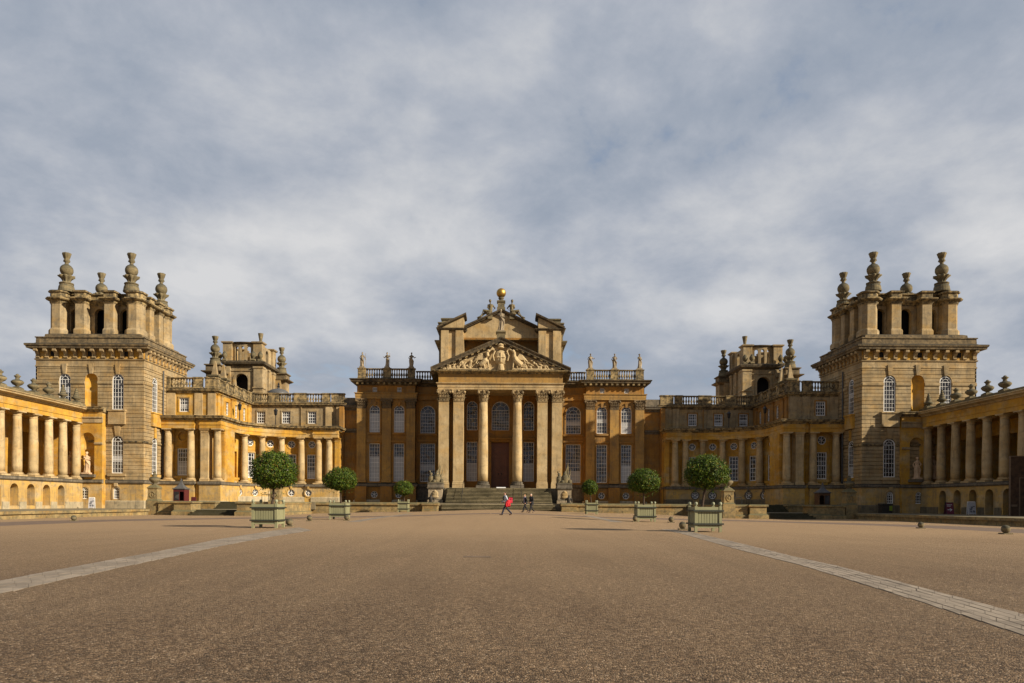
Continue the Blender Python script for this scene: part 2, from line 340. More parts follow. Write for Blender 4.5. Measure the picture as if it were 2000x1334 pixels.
def link(name, me, mat, root, loc, rotz=0.0, scale=1.0):
    o = bpy.data.objects.new(name, me); COL.objects.link(o)
    if mat and not me.materials: me.materials.append(M[mat])
    WORLD[o.name] = Vector(loc)
    if root: o.parent = root; o.location = Vector(loc) - WORLD[root.name]
    else: o.location = loc
    o.rotation_euler.z = rotz
    if scale != 1.0: o.scale = (scale, scale, scale)
    return o
def thing(name, label, cat, at=(0, 0, 0), group=None, raw=False):
    o = bpy.data.objects.new(name, None); COL.objects.link(o); o.empty_display_size = 0.3
    o.location = Vector(at) if raw else G(at); WORLD[o.name] = o.location.copy()
    return tag(o, label, cat, group)
def tag(o, label, cat, group=None, kind=None):
    if label: o['label'] = label
    if cat: o['category'] = cat
    if group: o['group'] = group
    if kind: o['kind'] = kind
    return o
CACHE = {}
def inst(name, key, maker, mat, root, at, rotz=0.0, smooth=False, scale=1.0):
    if key not in CACHE:
        mb = maker(); CACHE[key] = mb if isinstance(mb, bpy.types.Mesh) else mb.mesh(name, world=False, smooth=smooth)
        if mat: CACHE[key].materials.append(M[mat])
    return link(name, CACHE[key], None, root, G(at), rotz * SIDE, scale * KS)
def sub(name, key, maker, mat, par, smooth=False, off=(0, 0, 0)):       # a sub-part riding on a part at the same origin
    if key not in CACHE:
        mb = maker(); CACHE[key] = mb if isinstance(mb, bpy.types.Mesh) else mb.mesh(name, world=False, smooth=smooth)
        if mat: CACHE[key].materials.append(M[mat])
    o = bpy.data.objects.new(name, CACHE[key]); COL.objects.link(o); o.parent = par; o.location = off
    return o
def remesh(mb, voxel, smooth_it=2, jitter=0.0):
    me = mb.mesh('tmp', world=False); o = bpy.data.objects.new('tmp', me); ts = bpy.data.scenes.new('tmp'); ts.collection.objects.link(o)
    m = o.modifiers.new('r', 'REMESH'); m.mode = 'VOXEL'; m.voxel_size = voxel
    if smooth_it:
        s = o.modifiers.new('s', 'SMOOTH'); s.iterations = smooth_it; s.factor = 0.5
    with bpy.context.temp_override(scene=ts, view_layer=ts.view_layers[0]):
        dg = bpy.context.evaluated_depsgraph_get(); out = bpy.data.meshes.new_from_object(o.evaluated_get(dg))
    bpy.data.objects.remove(o); bpy.data.scenes.remove(ts)
    if jitter:
        co = [v.co + v.normal * jitter * mnoise.noise(v.co * 9) for v in out.vertices]
        out.vertices.foreach_set('co', [c for q in co for c in q]); out.update()
    for q in out.polygons: q.use_smooth = True
    return out

# walls with real openings; an opening is (u, width, z0, z1, kind) with kind r(ect) a(rch) o(culus) n(iche)
def fill(mb, u0, u1, z0, z1, course=None, n=1, groove=0.09):
    if u1 - u0 < 1e-4 or z1 - z0 < 1e-4: return
    if not course:
        for k in range(n):
            a, b = u0 + (u1 - u0) * k / n, u0 + (u1 - u0) * (k + 1) / n
            mb.poly([(a, 0, z0), (b, 0, z0), (b, 0, z1), (a, 0, z1)])
        return
    zb, h = course; k = math.floor((z0 - zb) / h + 1e-6)
    while zb + k * h < z1 - 1e-4:
        c0, c1 = zb + k * h, zb + (k + 1) * h; a, b = max(c0, z0), min(c1, z1)
        lo = a + (0.035 if a == c0 else 0); hi = b - (0.035 if b == c1 else 0)
        if lo > a: mb.poly([(u0, -groove, a), (u1, -groove, a), (u1, 0, lo), (u0, 0, lo)])
        if hi > lo: mb.poly([(u0, 0, lo), (u1, 0, lo), (u1, 0, hi), (u0, 0, hi)])
        if hi < b: mb.poly([(u0, 0, hi), (u1, 0, hi), (u1, -groove, b), (u0, -groove, b)])
        k += 1
def arcpts(u, w, z1, n=14): return [(u - w / 2 * math.cos(PI * k / n), z1 - w / 2 + w / 2 * math.sin(PI * k / n)) for k in range(n + 1)]
def wall(mb, u0, u1, z0, z1, ops, rev=0.3, course=None, n=1, niche_mb=None):
    ops = sorted(ops, key=lambda o: (o[0] - o[1] / 2)); groups = []
    for o in ops:
        a, b = o[0] - o[1] / 2, o[0] + o[1] / 2
        if groups and a < groups[-1][1] - 1e-6: groups[-1][1] = max(b, groups[-1][1]); groups[-1][0] = min(a, groups[-1][0]); groups[-1][2].append(o)
        else: groups.append([a, b, [o]])
    cur = u0
    for a, b, lst in groups:
        fill(mb, cur, a, z0, z1, course, n); cur = b; z = z0
        for o in sorted(lst, key=lambda q: q[2]):
            u, w, o0, o1, kind = o; l, r = u - w / 2, u + w / 2
            fill(mb, a, b, z, o0, course, n); fill(mb, a, l, o0, o1, course); fill(mb, r, b, o0, o1, course); z = o1
            if kind == 'r': out = [(l, o0), (r, o0), (r, o1), (l, o1)]
            elif kind in 'an':
                ar = arcpts(u, w, o1); out = [(l, o0), (r, o0)] + ar[::-1]
                for p, q in zip(ar, ar[1:]): mb.poly([(p[0], 0, p[1]), (q[0], 0, q[1]), (q[0], 0, o1), (p[0], 0, o1)])
            else:
                c = (o0 + o1) / 2; ar = arcpts(u, w, o1); lo = [(x, 2 * c - y) for x, y in ar]; out = ar[::-1] + lo[1:-1]
                for p, q in zip(ar, ar[1:]): mb.poly([(p[0], 0, p[1]), (q[0], 0, q[1]), (q[0], 0, o1), (p[0], 0, o1)])
                for p, q in zip(lo, lo[1:]): mb.poly([(p[0], 0, o0), (q[0], 0, o0), (q[0], 0, q[1]), (p[0], 0, p[1])])
            if kind == 'n':
                t = niche_mb or mb; rr = w / 2; zs = o1 - rr; N = 10; rows = [(o0, 1.0), (zs, 1.0)] + [(zs + rr * math.sin(PI / 2 * k / 6), max(math.cos(PI / 2 * k / 6), 0.02)) for k in range(1, 7)]
                grid = [[(u - rr * f * math.cos(PI * k / N), -min(rr, rev * 1.6) * f * math.sin(PI * k / N), zz) for k in range(N + 1)] for zz, f in rows]
                t.loft(grid, False, False, False)
                t.poly([(u - rr * math.cos(PI * k / N), -min(rr, rev * 1.6) * math.sin(PI * k / N), o0) for k in range(N + 1)])
            else:
                m = len(out)
                for k in range(m):
                    p, q = out[k], out[(k + 1) % m]
                    mb.poly([(p[0], 0, p[1]), (p[0], -rev, p[1]), (q[0], -rev, q[1]), (q[0], 0, q[1])])
        fill(mb, a, b, z, z1, course, n)
    fill(mb, cur, u1, z0, z1, course, n)

# windows: local frame x right, -y towards the viewer, z up from the sill
def win_frame(w, h, kind, nx, nz, bar=0.035, fr=0.09):
    mb = MB(); H = h - (w / 2 if kind == 'a' else 0)
    def b(x0, x1, z0, z1, d=0.05): mb.box(x0, x1, -d, 0.02, z0, z1)
    if kind == 'o':
        r = w / 2; N = 20
        mb.loft([[(rr * math.cos(2 * PI * k / N), y, r + rr * math.sin(2 * PI * k / N)) for k in range(N)] for rr, y in ((r, 0.02), (r, -0.06), (r - fr, -0.06), (r - fr, 0.02))], True, False, False)
        for k in range(6):
            t = 2 * PI * k / 6 + PI / 6; mb.tube([(0, -0.03, r), (math.cos(t) * (r - 0.03), -0.03, r + math.sin(t) * (r - 0.03))], bar, 4)
        mb.ball((0, -0.03, r), 0.08, 8, (1, 0.5, 1)); return mb
    b(-w / 2, -w / 2 + fr, 0, H); b(w / 2 - fr, w / 2, 0, H); b(-w / 2 + fr, w / 2 - fr, 0, fr)
    if kind == 'r': b(-w / 2 + fr, w / 2 - fr, h - fr, h)
    for k in range(1, nx): x = -w / 2 + w * k / nx; b(x - bar / 2, x + bar / 2, fr, H - (fr if kind == 'r' else 0), 0.03)
    for k in range(1, nz):
        z = H * k / nz; e = bar * (1.7 if k == nz // 2 else 1); b(-w / 2 + fr, w / 2 - fr, z - e / 2, z + e / 2, 0.036)
    if kind == 'a':
        b(-w / 2 + fr, w / 2 - fr, H - bar, H + bar, 0.036)
        N = 14; r = w / 2
        for r0, r1 in ((r, r - fr), (r * 0.52, r * 0.52 - bar)):
            mb.loft([[(-rr * math.cos(PI * k / N), y, H + rr * math.sin(PI * k / N)) for k in range(N + 1)] for rr, y in ((r0, 0.02), (r0, -0.05), (r1, -0.05), (r1, 0.02))], False, False, False)
        for k in (1, 2, 3):
            t = PI * k / 4; mb.tube([(-math.cos(t) * r * 0.5, -0.02, H + math.sin(t) * r * 0.5), (-math.cos(t) * (r - 0.02), -0.02, H + math.sin(t) * (r - 0.02))], bar * 0.6, 4)
    return mb
def win_pane(w, h, kind):
    mb = MB()
    if kind == 'r': mb.poly([(-w / 2, 0, 0), (w / 2, 0, 0), (w / 2, 0, h), (-w / 2, 0, h)])
    elif kind == 'a': mb.poly([(-w / 2, 0, 0), (w / 2, 0, 0)] + [(x, 0, z) for x, z in arcpts(0, w, h)][::-1])
    else: mb.poly([(w / 2 * math.cos(2 * PI * k / 20), 0, w / 2 + w / 2 * math.sin(2 * PI * k / 20)) for k in range(20)])
    return mb
WRND = random.Random(21)
def window(root, F, u, w, z0, z1, kind, nx=3, nz=6, d=-0.12, rot=0.0, mat='winwhite', blind=None, fr=0.09, bar=0.035, label=None, gl='glass'):
    h = z1 - z0; w += 0.02
    if blind is None and kind != 'o' and w > 1 and WRND.random() < .5: blind = WRND.choice([(.02, .3), (.02, .46), (.48, .62), (.3, .46)])
    o = inst('window', ('wf', round(w, 3), round(h, 3), kind, nx, nz, mat, fr, bar), lambda: win_frame(w, h, kind, nx, nz, bar, fr), mat, root, F(u, d, z0), rot)
    sub('pane', ('wp', round(w, 3), round(h, 3), kind, gl), lambda: win_pane(w, h, kind), gl, o)
    if blind:
        def bl():
            mb = MB(); z = h * blind[0]; mb.box(-w / 2 + 0.06, w / 2 - 0.06, -0.012, -0.004, z, h * blind[1]); return mb
        sub('blind', ('wb', round(w, 3), round(h, 3), blind), bl, 'blind', o)
    if label: o['label'] = label
    return o
def surround(mb, u, w, z0, z1, kind, t=0.16, d=0.05):        # flat moulding round an opening
    r = w / 2
    if kind == 'o':
        c = (z0 + z1) / 2; N = 24
        mb.loft([[(u + rr * math.cos(2 * PI * k / N), dd, c + rr * math.sin(2 * PI * k / N)) for k in range(N)] for rr, dd in ((r, -0.02), (r, d), (r + t, d), (r + t, -0.02))], True, False, False); return
    H = z1 - (r if kind in 'an' else 0)
    mb.box(u - r - t, u - r, 0.0, d, z0, H); mb.box(u + r, u + r + t, 0.0, d, z0, H)
    if kind == 'r': mb.box(u - r - t, u + r + t, 0.0, d + 0.02, H, H + t)
    else:
        N = 14
        mb.loft([[(u - rr * math.cos(PI * k / N), dd, H + rr * math.sin(PI * k / N)) for k in range(N + 1)] for rr, dd in ((r, 0), (r, d), (r + t, d), (r + t, 0))], False, False, False)

# columns
def col_shaft(r, h):
    return MB().lathe([(r * (1 + 0.03 * math.sin(PI * min(1, t * 1.4))) * (1 - 0.16 * t * t), h * t) for t in [k / 10 for k in range(11)]], 20)
def col_base(r, h):
    mb = MB(); mb.box(-r * 1.42, r * 1.42, -r * 1.42, r * 1.42, 0, h * 0.42)
    mb.lathe([(r * 1.25, h * 0.42), (r * 1.4, h * 0.52), (r * 1.38, h * 0.62), (r * 1.2, h * 0.7), (r * 1.18, h * 0.78), (r * 1.24, h * 0.86), (r * 1.18, h * 0.95), (r * 1.02, h)], 20); return mb
def doric_cap(r, h):
    mb = MB(); q = r * 0.84
    mb.lathe([(q, 0), (q * 1.08, 0.02 * h), (q * 1.08, h * 0.12), (q, h * 0.16), (q, h * 0.42), (q * 1.1, h * 0.46), (q * 1.12, h * 0.52), (q * 1.38, h * 0.74)], 20)
    mb.box(-q * 1.5, q * 1.5, -q * 1.5, q * 1.5, h * 0.74, h); return mb
def corinth(w, h, square, dep=None):       # w = width of the shaft under it
    mb = MB(); r = w / 2; dy = (dep or w) / 2
    if square:
        mb.loft([[(-r * f, -dy * f2, z), (r * f, -dy * f2, z), (r * f, dy * f2, z), (-r * f, dy * f2, z)] for f, f2, z in ((1.06, 1.1, 0), (1.06, 1.1, h * .05), (0.96, 0.96, h * .08), (1.0, 1.0, h * .5), (1.15, 1.2, h * .86))])
    else: mb.lathe([(r * 1.08, 0), (r * 1.08, h * .05), (r * .96, h * .08), (r * 1.0, h * .5), (r * 1.2, h * .86)], 16)
    def leaf(px, py, ang, hh, out, wd, z0):
        c, s = math.cos(ang), math.sin(ang); rows = []
        for k, (t, o, ww) in enumerate(((0, 0.01, 0.8), (0.35, 0.04, 1.0), (0.7, 0.13, 0.95), (0.92, 0.3, 0.7), (0.98, 0.42, 0.4), (0.86, 0.46, 0.25))):
            q = []
            for s2, oo in ((-1, 0), (-.35, .03), (.35, .03), (1, 0)):
                dd = out * (o + oo + 0.05); x = px + c * dd - s * s2 * wd * ww / 2; y = py + s * dd + c * s2 * wd * ww / 2
                q.append((x, y, z0 + hh * t))
            rows.append(q)
        mb.loft(rows, False, False, False)
        mb.loft([[(x - c * .03, y - s * .03, z) for x, y, z in r_] for r_ in rows], False, False, False)
    if square:
        k = max(3, round(w / 0.42))
        faces = [(-PI / 2, 'y', -1), (0, 'x', 1), (PI, 'x', -1)] + ([(PI / 2, 'y', 1)] if dep is None else [])
        for ang, ax, sg in faces:
            span = w if ax == 'y' else 2 * dy; n = k if ax == 'y' else max(1, round(span / .42))
            for tier, (z0, hh) in enumerate(((h * .08, h * .33), (h * .2, h * .5))):
                m = n + (0 if tier == 0 else (1 if n > 1 else 0))
                for j in range(m):
                    t = ((j + .5) / m - .5) * span
                    px, py = (t, sg * dy) if ax == 'y' else (sg * r, t)
                    leaf(px, py, ang, hh, h * .36, span / m * .95, z0)
    else:
        for tier, (z0, hh) in enumerate(((h * .08, h * .33), (h * .2, h * .5))):
            for j in range(8):
                t = 2 * PI * (j + tier * .5) / 8; leaf(r * .97 * math.cos(t), r * .97 * math.sin(t), t, hh, h * .36, w * .36, z0)
    ys = (-1, 1) if dep is None else (-1,)
    for sx in (-1, 1):
        for sy in ys:
            cx, cy = sx * r * 1.22, sy * dy * 1.22
            mb.tube([(sx * r * .7, sy * dy * .9, h * .6), (sx * r * 1.05, sy * dy * 1.1, h * .84)], [.05 * w, .09 * w], 6); mb.ball((cx, cy, h * .78), h * .12, 8)
    for sy in ys: mb.ball((0, sy * (dy * 1.15 + .02), h * .9), h * .1, 8)
    e = r * 1.34; f = dy * 1.34 if dep is None else dy + r * .34
    N = 6; top = []
    P4 = [(-e, -f), (e, -f), (e, f), (-e, f)]
    for k in range(4):
        a, b = P4[k], P4[(k + 1) % 4]
        for j in range(N):
            t = j / N; bow = 1 - .16 * math.sin(PI * t); top.append(((a[0] + (b[0] - a[0]) * t) * bow, (a[1] + (b[1] - a[1]) * t) * bow))
    mb.loft([[(x * s_, y * s_, z) for x, y in top] for s_, z in ((.94, h * .86), (1, h * .92), (1, h))])
    return mb
def column(root, at, r, h, cap='doric', hb=0.5, hc=0.6, key=''):
    k = (round(r, 3), round(h, 3), cap)
    o = inst('column', ('cs',) + k, lambda: MB_shift(col_shaft(r, h - hb - hc), hb), 'column', root, at, smooth=True)
    sub('base', ('cb',) + k, lambda: col_base(r, hb), 'band' if cap == 'x' else 'column', o)
    if cap == 'doric': sub('capital', ('cc',) + k, lambda: doric_cap(r, hc), 'column', o, off=(0, 0, h - hc))
    else: sub('capital', ('cc',) + k, lambda: corinth(r * 2 * .84, hc, False), 'cap', o, off=(0, 0, h - hc))
    return o
def MB_shift(mb, dz):
    mb.v = [(x, y, z + dz) for x, y, z in mb.v]; return mb
def pilaster(root, at, w, dep, h, cap=None, hb=0.5, hc=1.3, mat='pale', rot=0.0, name='pilaster', full=None, capm='cap'):   # origin on the wall plane, projects to -y
    k = (round(w, 3), round(dep, 3), round(h, 3), cap, mat, name)
    def sh():
        m = MB(); m.box(-w / 2, w / 2, -dep, 0, hb, h - (hc if cap else 0)); return m
    def ba():
        m = MB(); e = .09
        m.box(-w / 2 - e, w / 2 + e, -dep - e, 0, 0, hb * .5); m.loft([[(-w / 2 - q, -dep - q, z), (w / 2 + q, -dep - q, z), (w / 2 + q, 0, z), (-w / 2 - q, 0, z)] for q, z in ((.08, hb * .5), (.1, hb * .62), (.05, hb * .75), (.06, hb * .85), (.005, hb))]); return m
    o = inst(name, ('pi',) + k, sh, mat, root, at, rot)
    sub('base', ('pb',) + k, ba, mat, o)
    if cap == 'corinth':
        def cp():
            m = corinth(w, hc, True, dep * 2 if not full else full); m.v = [(x, y - (0 if not full else full / 2), z) for x, y, z in m.v]; return m
        sub('capital', ('pc', capm) + k, cp, capm, o, off=(0, 0, h - hc))
    elif cap == 'doric':
        def cp2():
            m = MB()
            m.loft([[(-w / 2 - q, -dep - q, z), (w / 2 + q, -dep - q, z), (w / 2 + q, 0, z), (-w / 2 - q, 0, z)] for q, z in ((.005, 0), (.05, .05), (.05, .1), (.005, .12), (.005, hc * .4), (.06, hc * .5), (.12, hc * .75), (.15, hc * .78), (.15, hc))]); return m
        sub('capital', ('pc',) + k, cp2, mat, o, off=(0, 0, h - hc))
    return o
# balustrades: pedestals at the given spans, open balusters between
BAL = [(.5, 0), (.5, .06), (.3, .1), (.34, .16), (.62, .3), (.68, .38), (.5, .52), (.3, .68), (.26, .78), (.42, .84), (.3, .88), (.48, .93), (.48, 1)]
def bal_bay(L, h, th=.34, rail=.17, n=None):
    mb = MB(); mb.box(-L / 2, L / 2, -th / 2, th / 2, 0, rail)
    mb.loft([[(-L / 2, -th / 2 - e, z), (L / 2, -th / 2 - e, z), (L / 2, th / 2 + e, z), (-L / 2, th / 2 + e, z)] for e, z in ((0, h - rail), (.06, h - rail * .6), (.06, h - rail * .2), (.02, h))])
    n = n or max(2, round(L / .36))
    for k in range(n):
        mb.lathe([(r * .24, rail + z * (h - 2 * rail)) for r, z in BAL], 8, (-L / 2 + L * (k + .5) / n, 0, 0))
    return mb
def bal_ped(L, h, th=.46):
    mb = MB(); mb.loft([[(-L / 2 - e, -th / 2 - e, z), (L / 2 + e, -th / 2 - e, z), (L / 2 + e, th / 2 + e, z), (-L / 2 - e, th / 2 + e, z)] for e, z in ((.05, 0), (.05, .2), (0, .25), (0, h - .16), (.08, h - .1), (.08, h + .02), (.03, h + .05))]); return mb
def balustrade(root, F, rot, z, h, segs, mat='cornice'):     # segs: list of ('p'|'b', u0, u1)
    for t, a, b in segs:
        L = b - a; at = F((a + b) / 2, 0, z)
        if t == 'p': inst('pedestal', ('bp', round(L, 3), h, mat), lambda: bal_ped(L, h), mat, root, at, rot)
        else: inst('balustrade', ('bb', round(L, 3), h, mat), lambda: bal_bay(L, h), mat, root, at, rot)
def cornprof(z0, z1, p, wall_d=-0.1):   # closed (d, z) profile of a cornice
    h = z1 - z0
    return [(wall_d, z0), (.04, z0), (p * .18, z0 + h * .12), (p * .2, z0 + h * .25), (p * .45, z0 + h * .42), (p * .82, z0 + h * .5), (p * .84, z0 + h * .68), (p, z0 + h * .86), (p, z0 + h * .95), (p * .9, z1), (wall_d, z1 + .03)]
def ringprof(z0, z1, p): return [(d, z) for d, z in cornprof(z0, z1, p, 0.0)][1:-1] + [(0.0, z1 + .04)]
# ------------------------------------------------------------------ ground, court and terraces
def sm(a, b, x): t = max(0.0, min(1.0, (x - a) / (b - a))); return t * t * (3 - 2 * t)
def gz(x, y):
    return 0.38 * sm(38, 56, y) * math.exp(-(x / 8.0) ** 2) - 0.14 * sm(14, 30, abs(x)) * sm(-40, 0, y) + 0.18 * sm(58, 86, y) * (1 - sm(14, 24, abs(x)))
def unproj(px, py, off=0.0):          # point of the ground seen at a photograph pixel
    a = R(ROLL); dx, dy = (px - CXP) / FPX, (CYP - py) / FPX
    x, z = dx * math.cos(a) - dy * math.sin(a), dx * math.sin(a) + dy * math.cos(a)
    y = 1.3 / max(-z, 1e-4)
    for _ in range(60): y = (EYE - gz(x * y, y) - off) / max(-z, 1e-4) * 0.5 + y * 0.5
    return (x * y, y, gz(x * y, y))
def sheet(name, xs, ys, mat, zf):
    me = bpy.data.meshes.new(name); vs = [(x, y, zf(x, y)) for y in ys for x in xs]; n = len(xs)
    me.from_pydata(vs, [], [(j * n + i, j * n + i + 1, (j + 1) * n + i + 1, (j + 1) * n + i) for j in range(len(ys) - 1) for i in range(n - 1)])
    for q in me.polygons: q.use_smooth = True
    return tag(link(name, me, mat, None, (0, 0, 0)), None, None, kind='structure')
def spaced(a, b, s): n = max(1, round((b - a) / s)); return [a + (b - a) * k / n for k in range(n + 1)]
gx = [-3000, -600, -150] + spaced(-60, -16, 4) + spaced(-15, 15, 1) + spaced(16, 60, 4) + [150, 600, 3000]
gy = [-600, -100] + spaced(-40, 100, 2.5) + [150, 600, 4000]
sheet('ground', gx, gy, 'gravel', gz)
def ribbon(name, pts, mat, lift=0.006, label=None):      # list of (left point, right point) in plan
    me = bpy.data.meshes.new(name); vs = []; fs = []; K = 6; rows = []
    for (a, b), (c, d) in zip(pts, pts[1:]):
        L = max(1, int(math.hypot(c[0] - a[0], c[1] - a[1]) / 1.5))
        for q in range(L): t = q / L; rows.append(((a[0] + (c[0] - a[0]) * t, a[1] + (c[1] - a[1]) * t), (b[0] + (d[0] - b[0]) * t, b[1] + (d[1] - b[1]) * t)))
    rows.append(pts[-1])
    for a, b in rows:
        for k in range(K + 1):
            x, y = a[0] + (b[0] - a[0]) * k / K, a[1] + (b[1] - a[1]) * k / K; vs.append((x, y, gz(x, y) + lift))
    n = K + 1
    for j in range(len(rows) - 1):
        for i in range(K): fs.append((j * n + i, j * n + i + 1, (j + 1) * n + i + 1, (j + 1) * n + i))
    me.from_pydata(vs, [], fs); return tag(link(name, me, mat, None, (0, 0, 0)), None, None, kind='structure')
def setts(name, rows, n_lanes, slab, wtot=None):   # bands of stone setts following two pixel edges
    pts = [(unproj(*a), unproj(*b)) for a, b in rows]
    # carry the band on towards the camera
    (a0, b0), (a1, b1) = pts[0], pts[1]; e = 1.2
    pts = [((a0[0] + (a0[0] - a1[0]) * e, a0[1] + (a0[1] - a1[1]) * e), (b0[0] + (b0[0] - b1[0]) * e, b0[1] + (b0[1] - b1[1]) * e))] + pts
    mb = MB(); rnd = random.Random(3)
    for lane in range(n_lanes):
        ph = rnd.random()
        for (a, b), (c, d) in zip(pts, pts[1:]):
            L = math.hypot(c[0] - a[0], c[1] - a[1]); k = max(1, int(L / slab)); 
            for q in range(k):
                t0, t1 = (q + ph - .5) / k + .004 * rnd.random() / L, (q + 1 + ph - .5) / k - .012 * (.4 + rnd.random()) / L
                s0, s1 = lane / n_lanes + .004 + .012 * rnd.random(), (lane + 1) / n_lanes - .004 - .012 * rnd.random()
                P = lambda s, t: (a[0] + (b[0] - a[0]) * s + ((c[0] + (d[0] - c[0]) * s) - (a[0] + (b[0] - a[0]) * s)) * t, a[1] + (b[1] - a[1]) * s + ((c[1] + (d[1] - c[1]) * s) - (a[1] + (b[1] - a[1]) * s)) * t)
                h = .006 + .005 * rnd.random(); cs = [P(s0 - (.05 * rnd.random() if lane == 0 else 0), t0), P(s1 + (.05 * rnd.random() if lane == n_lanes - 1 else 0), t0), P(s1, t1), P(s0, t1)]
                mb.loft([[(x, y, gz(x, y) - .02) for x, y in cs], [(x, y, gz(x, y) + h) for x, y in cs]], True, False, True)
    o = mb.build(name, 'sett'); tag(o, None, None, kind='structure')
    ribbon('paving_bed', [((a[0], a[1]), (b[0], b[1])) for a, b in pts], 'settbed', .003)
setts('paving_band', [((0, 1135), (0, 1160)), ((140, 1108), (140, 1129)), ((300, 1079), (300, 1095)), ((430, 1053), (430, 1067)), ((520, 1038.5), (520, 1050)), ((585, 1030), (610, 1036))], 4, 0.5)
setts('paving_band', [((2000, 1241), (2000, 1201)), ((1800, 1176), (1800, 1148)), ((1640, 1127), (1640, 1107)), ((1560, 1103), (1545, 1086)), ((1440, 1073), (1440, 1060)), ((1330, 1042), (1345, 1038)), ((1290, 1034), (1308, 1034))], 5, 0.5)
def strip(name, edge, w, mat, lift):
    c = [unproj(*p) for p in edge]; out = []
    for k, p in enumerate(c):
        a, b = c[max(0, k - 1)], c[min(len(c) - 1, k + 1)]; t = Vector((b[0] - a[0], b[1] - a[1])).normalized(); n = Vector((-t.y, t.x)) * w / 2
        out.append(((p[0] + n.x, p[1] + n.y), (p[0] - n.x, p[1] - n.y)))
    return ribbon(name, out, mat, lift)
strip('path', [(690, 1019.5), (745, 1010.5), (802, 1003.5)], 0.9, 'sett', .008)
strip('path', [(1206, 1020), (1175, 1013), (1148, 1007)], 0.9, 'sett', .008)
def path_side(s):
    pts = [((-33.6, 30), (-28.6, 30)), ((-33.6, 44), (-28.6, 44)), ((-33.2, 52), (-28, 51)), ((-29, 60), (-23, 57)), ((-22, 64), (-18, 60)), ((-10, 66), (-10, 62)), ((0, 66.5), (0, 62.5))]
    if s > 0: pts = [((-b[0], b[1]), (-a[0], a[1])) for a, b in pts]
    ribbon('path', pts, 'path', .004)
path_side(-1); path_side(1)

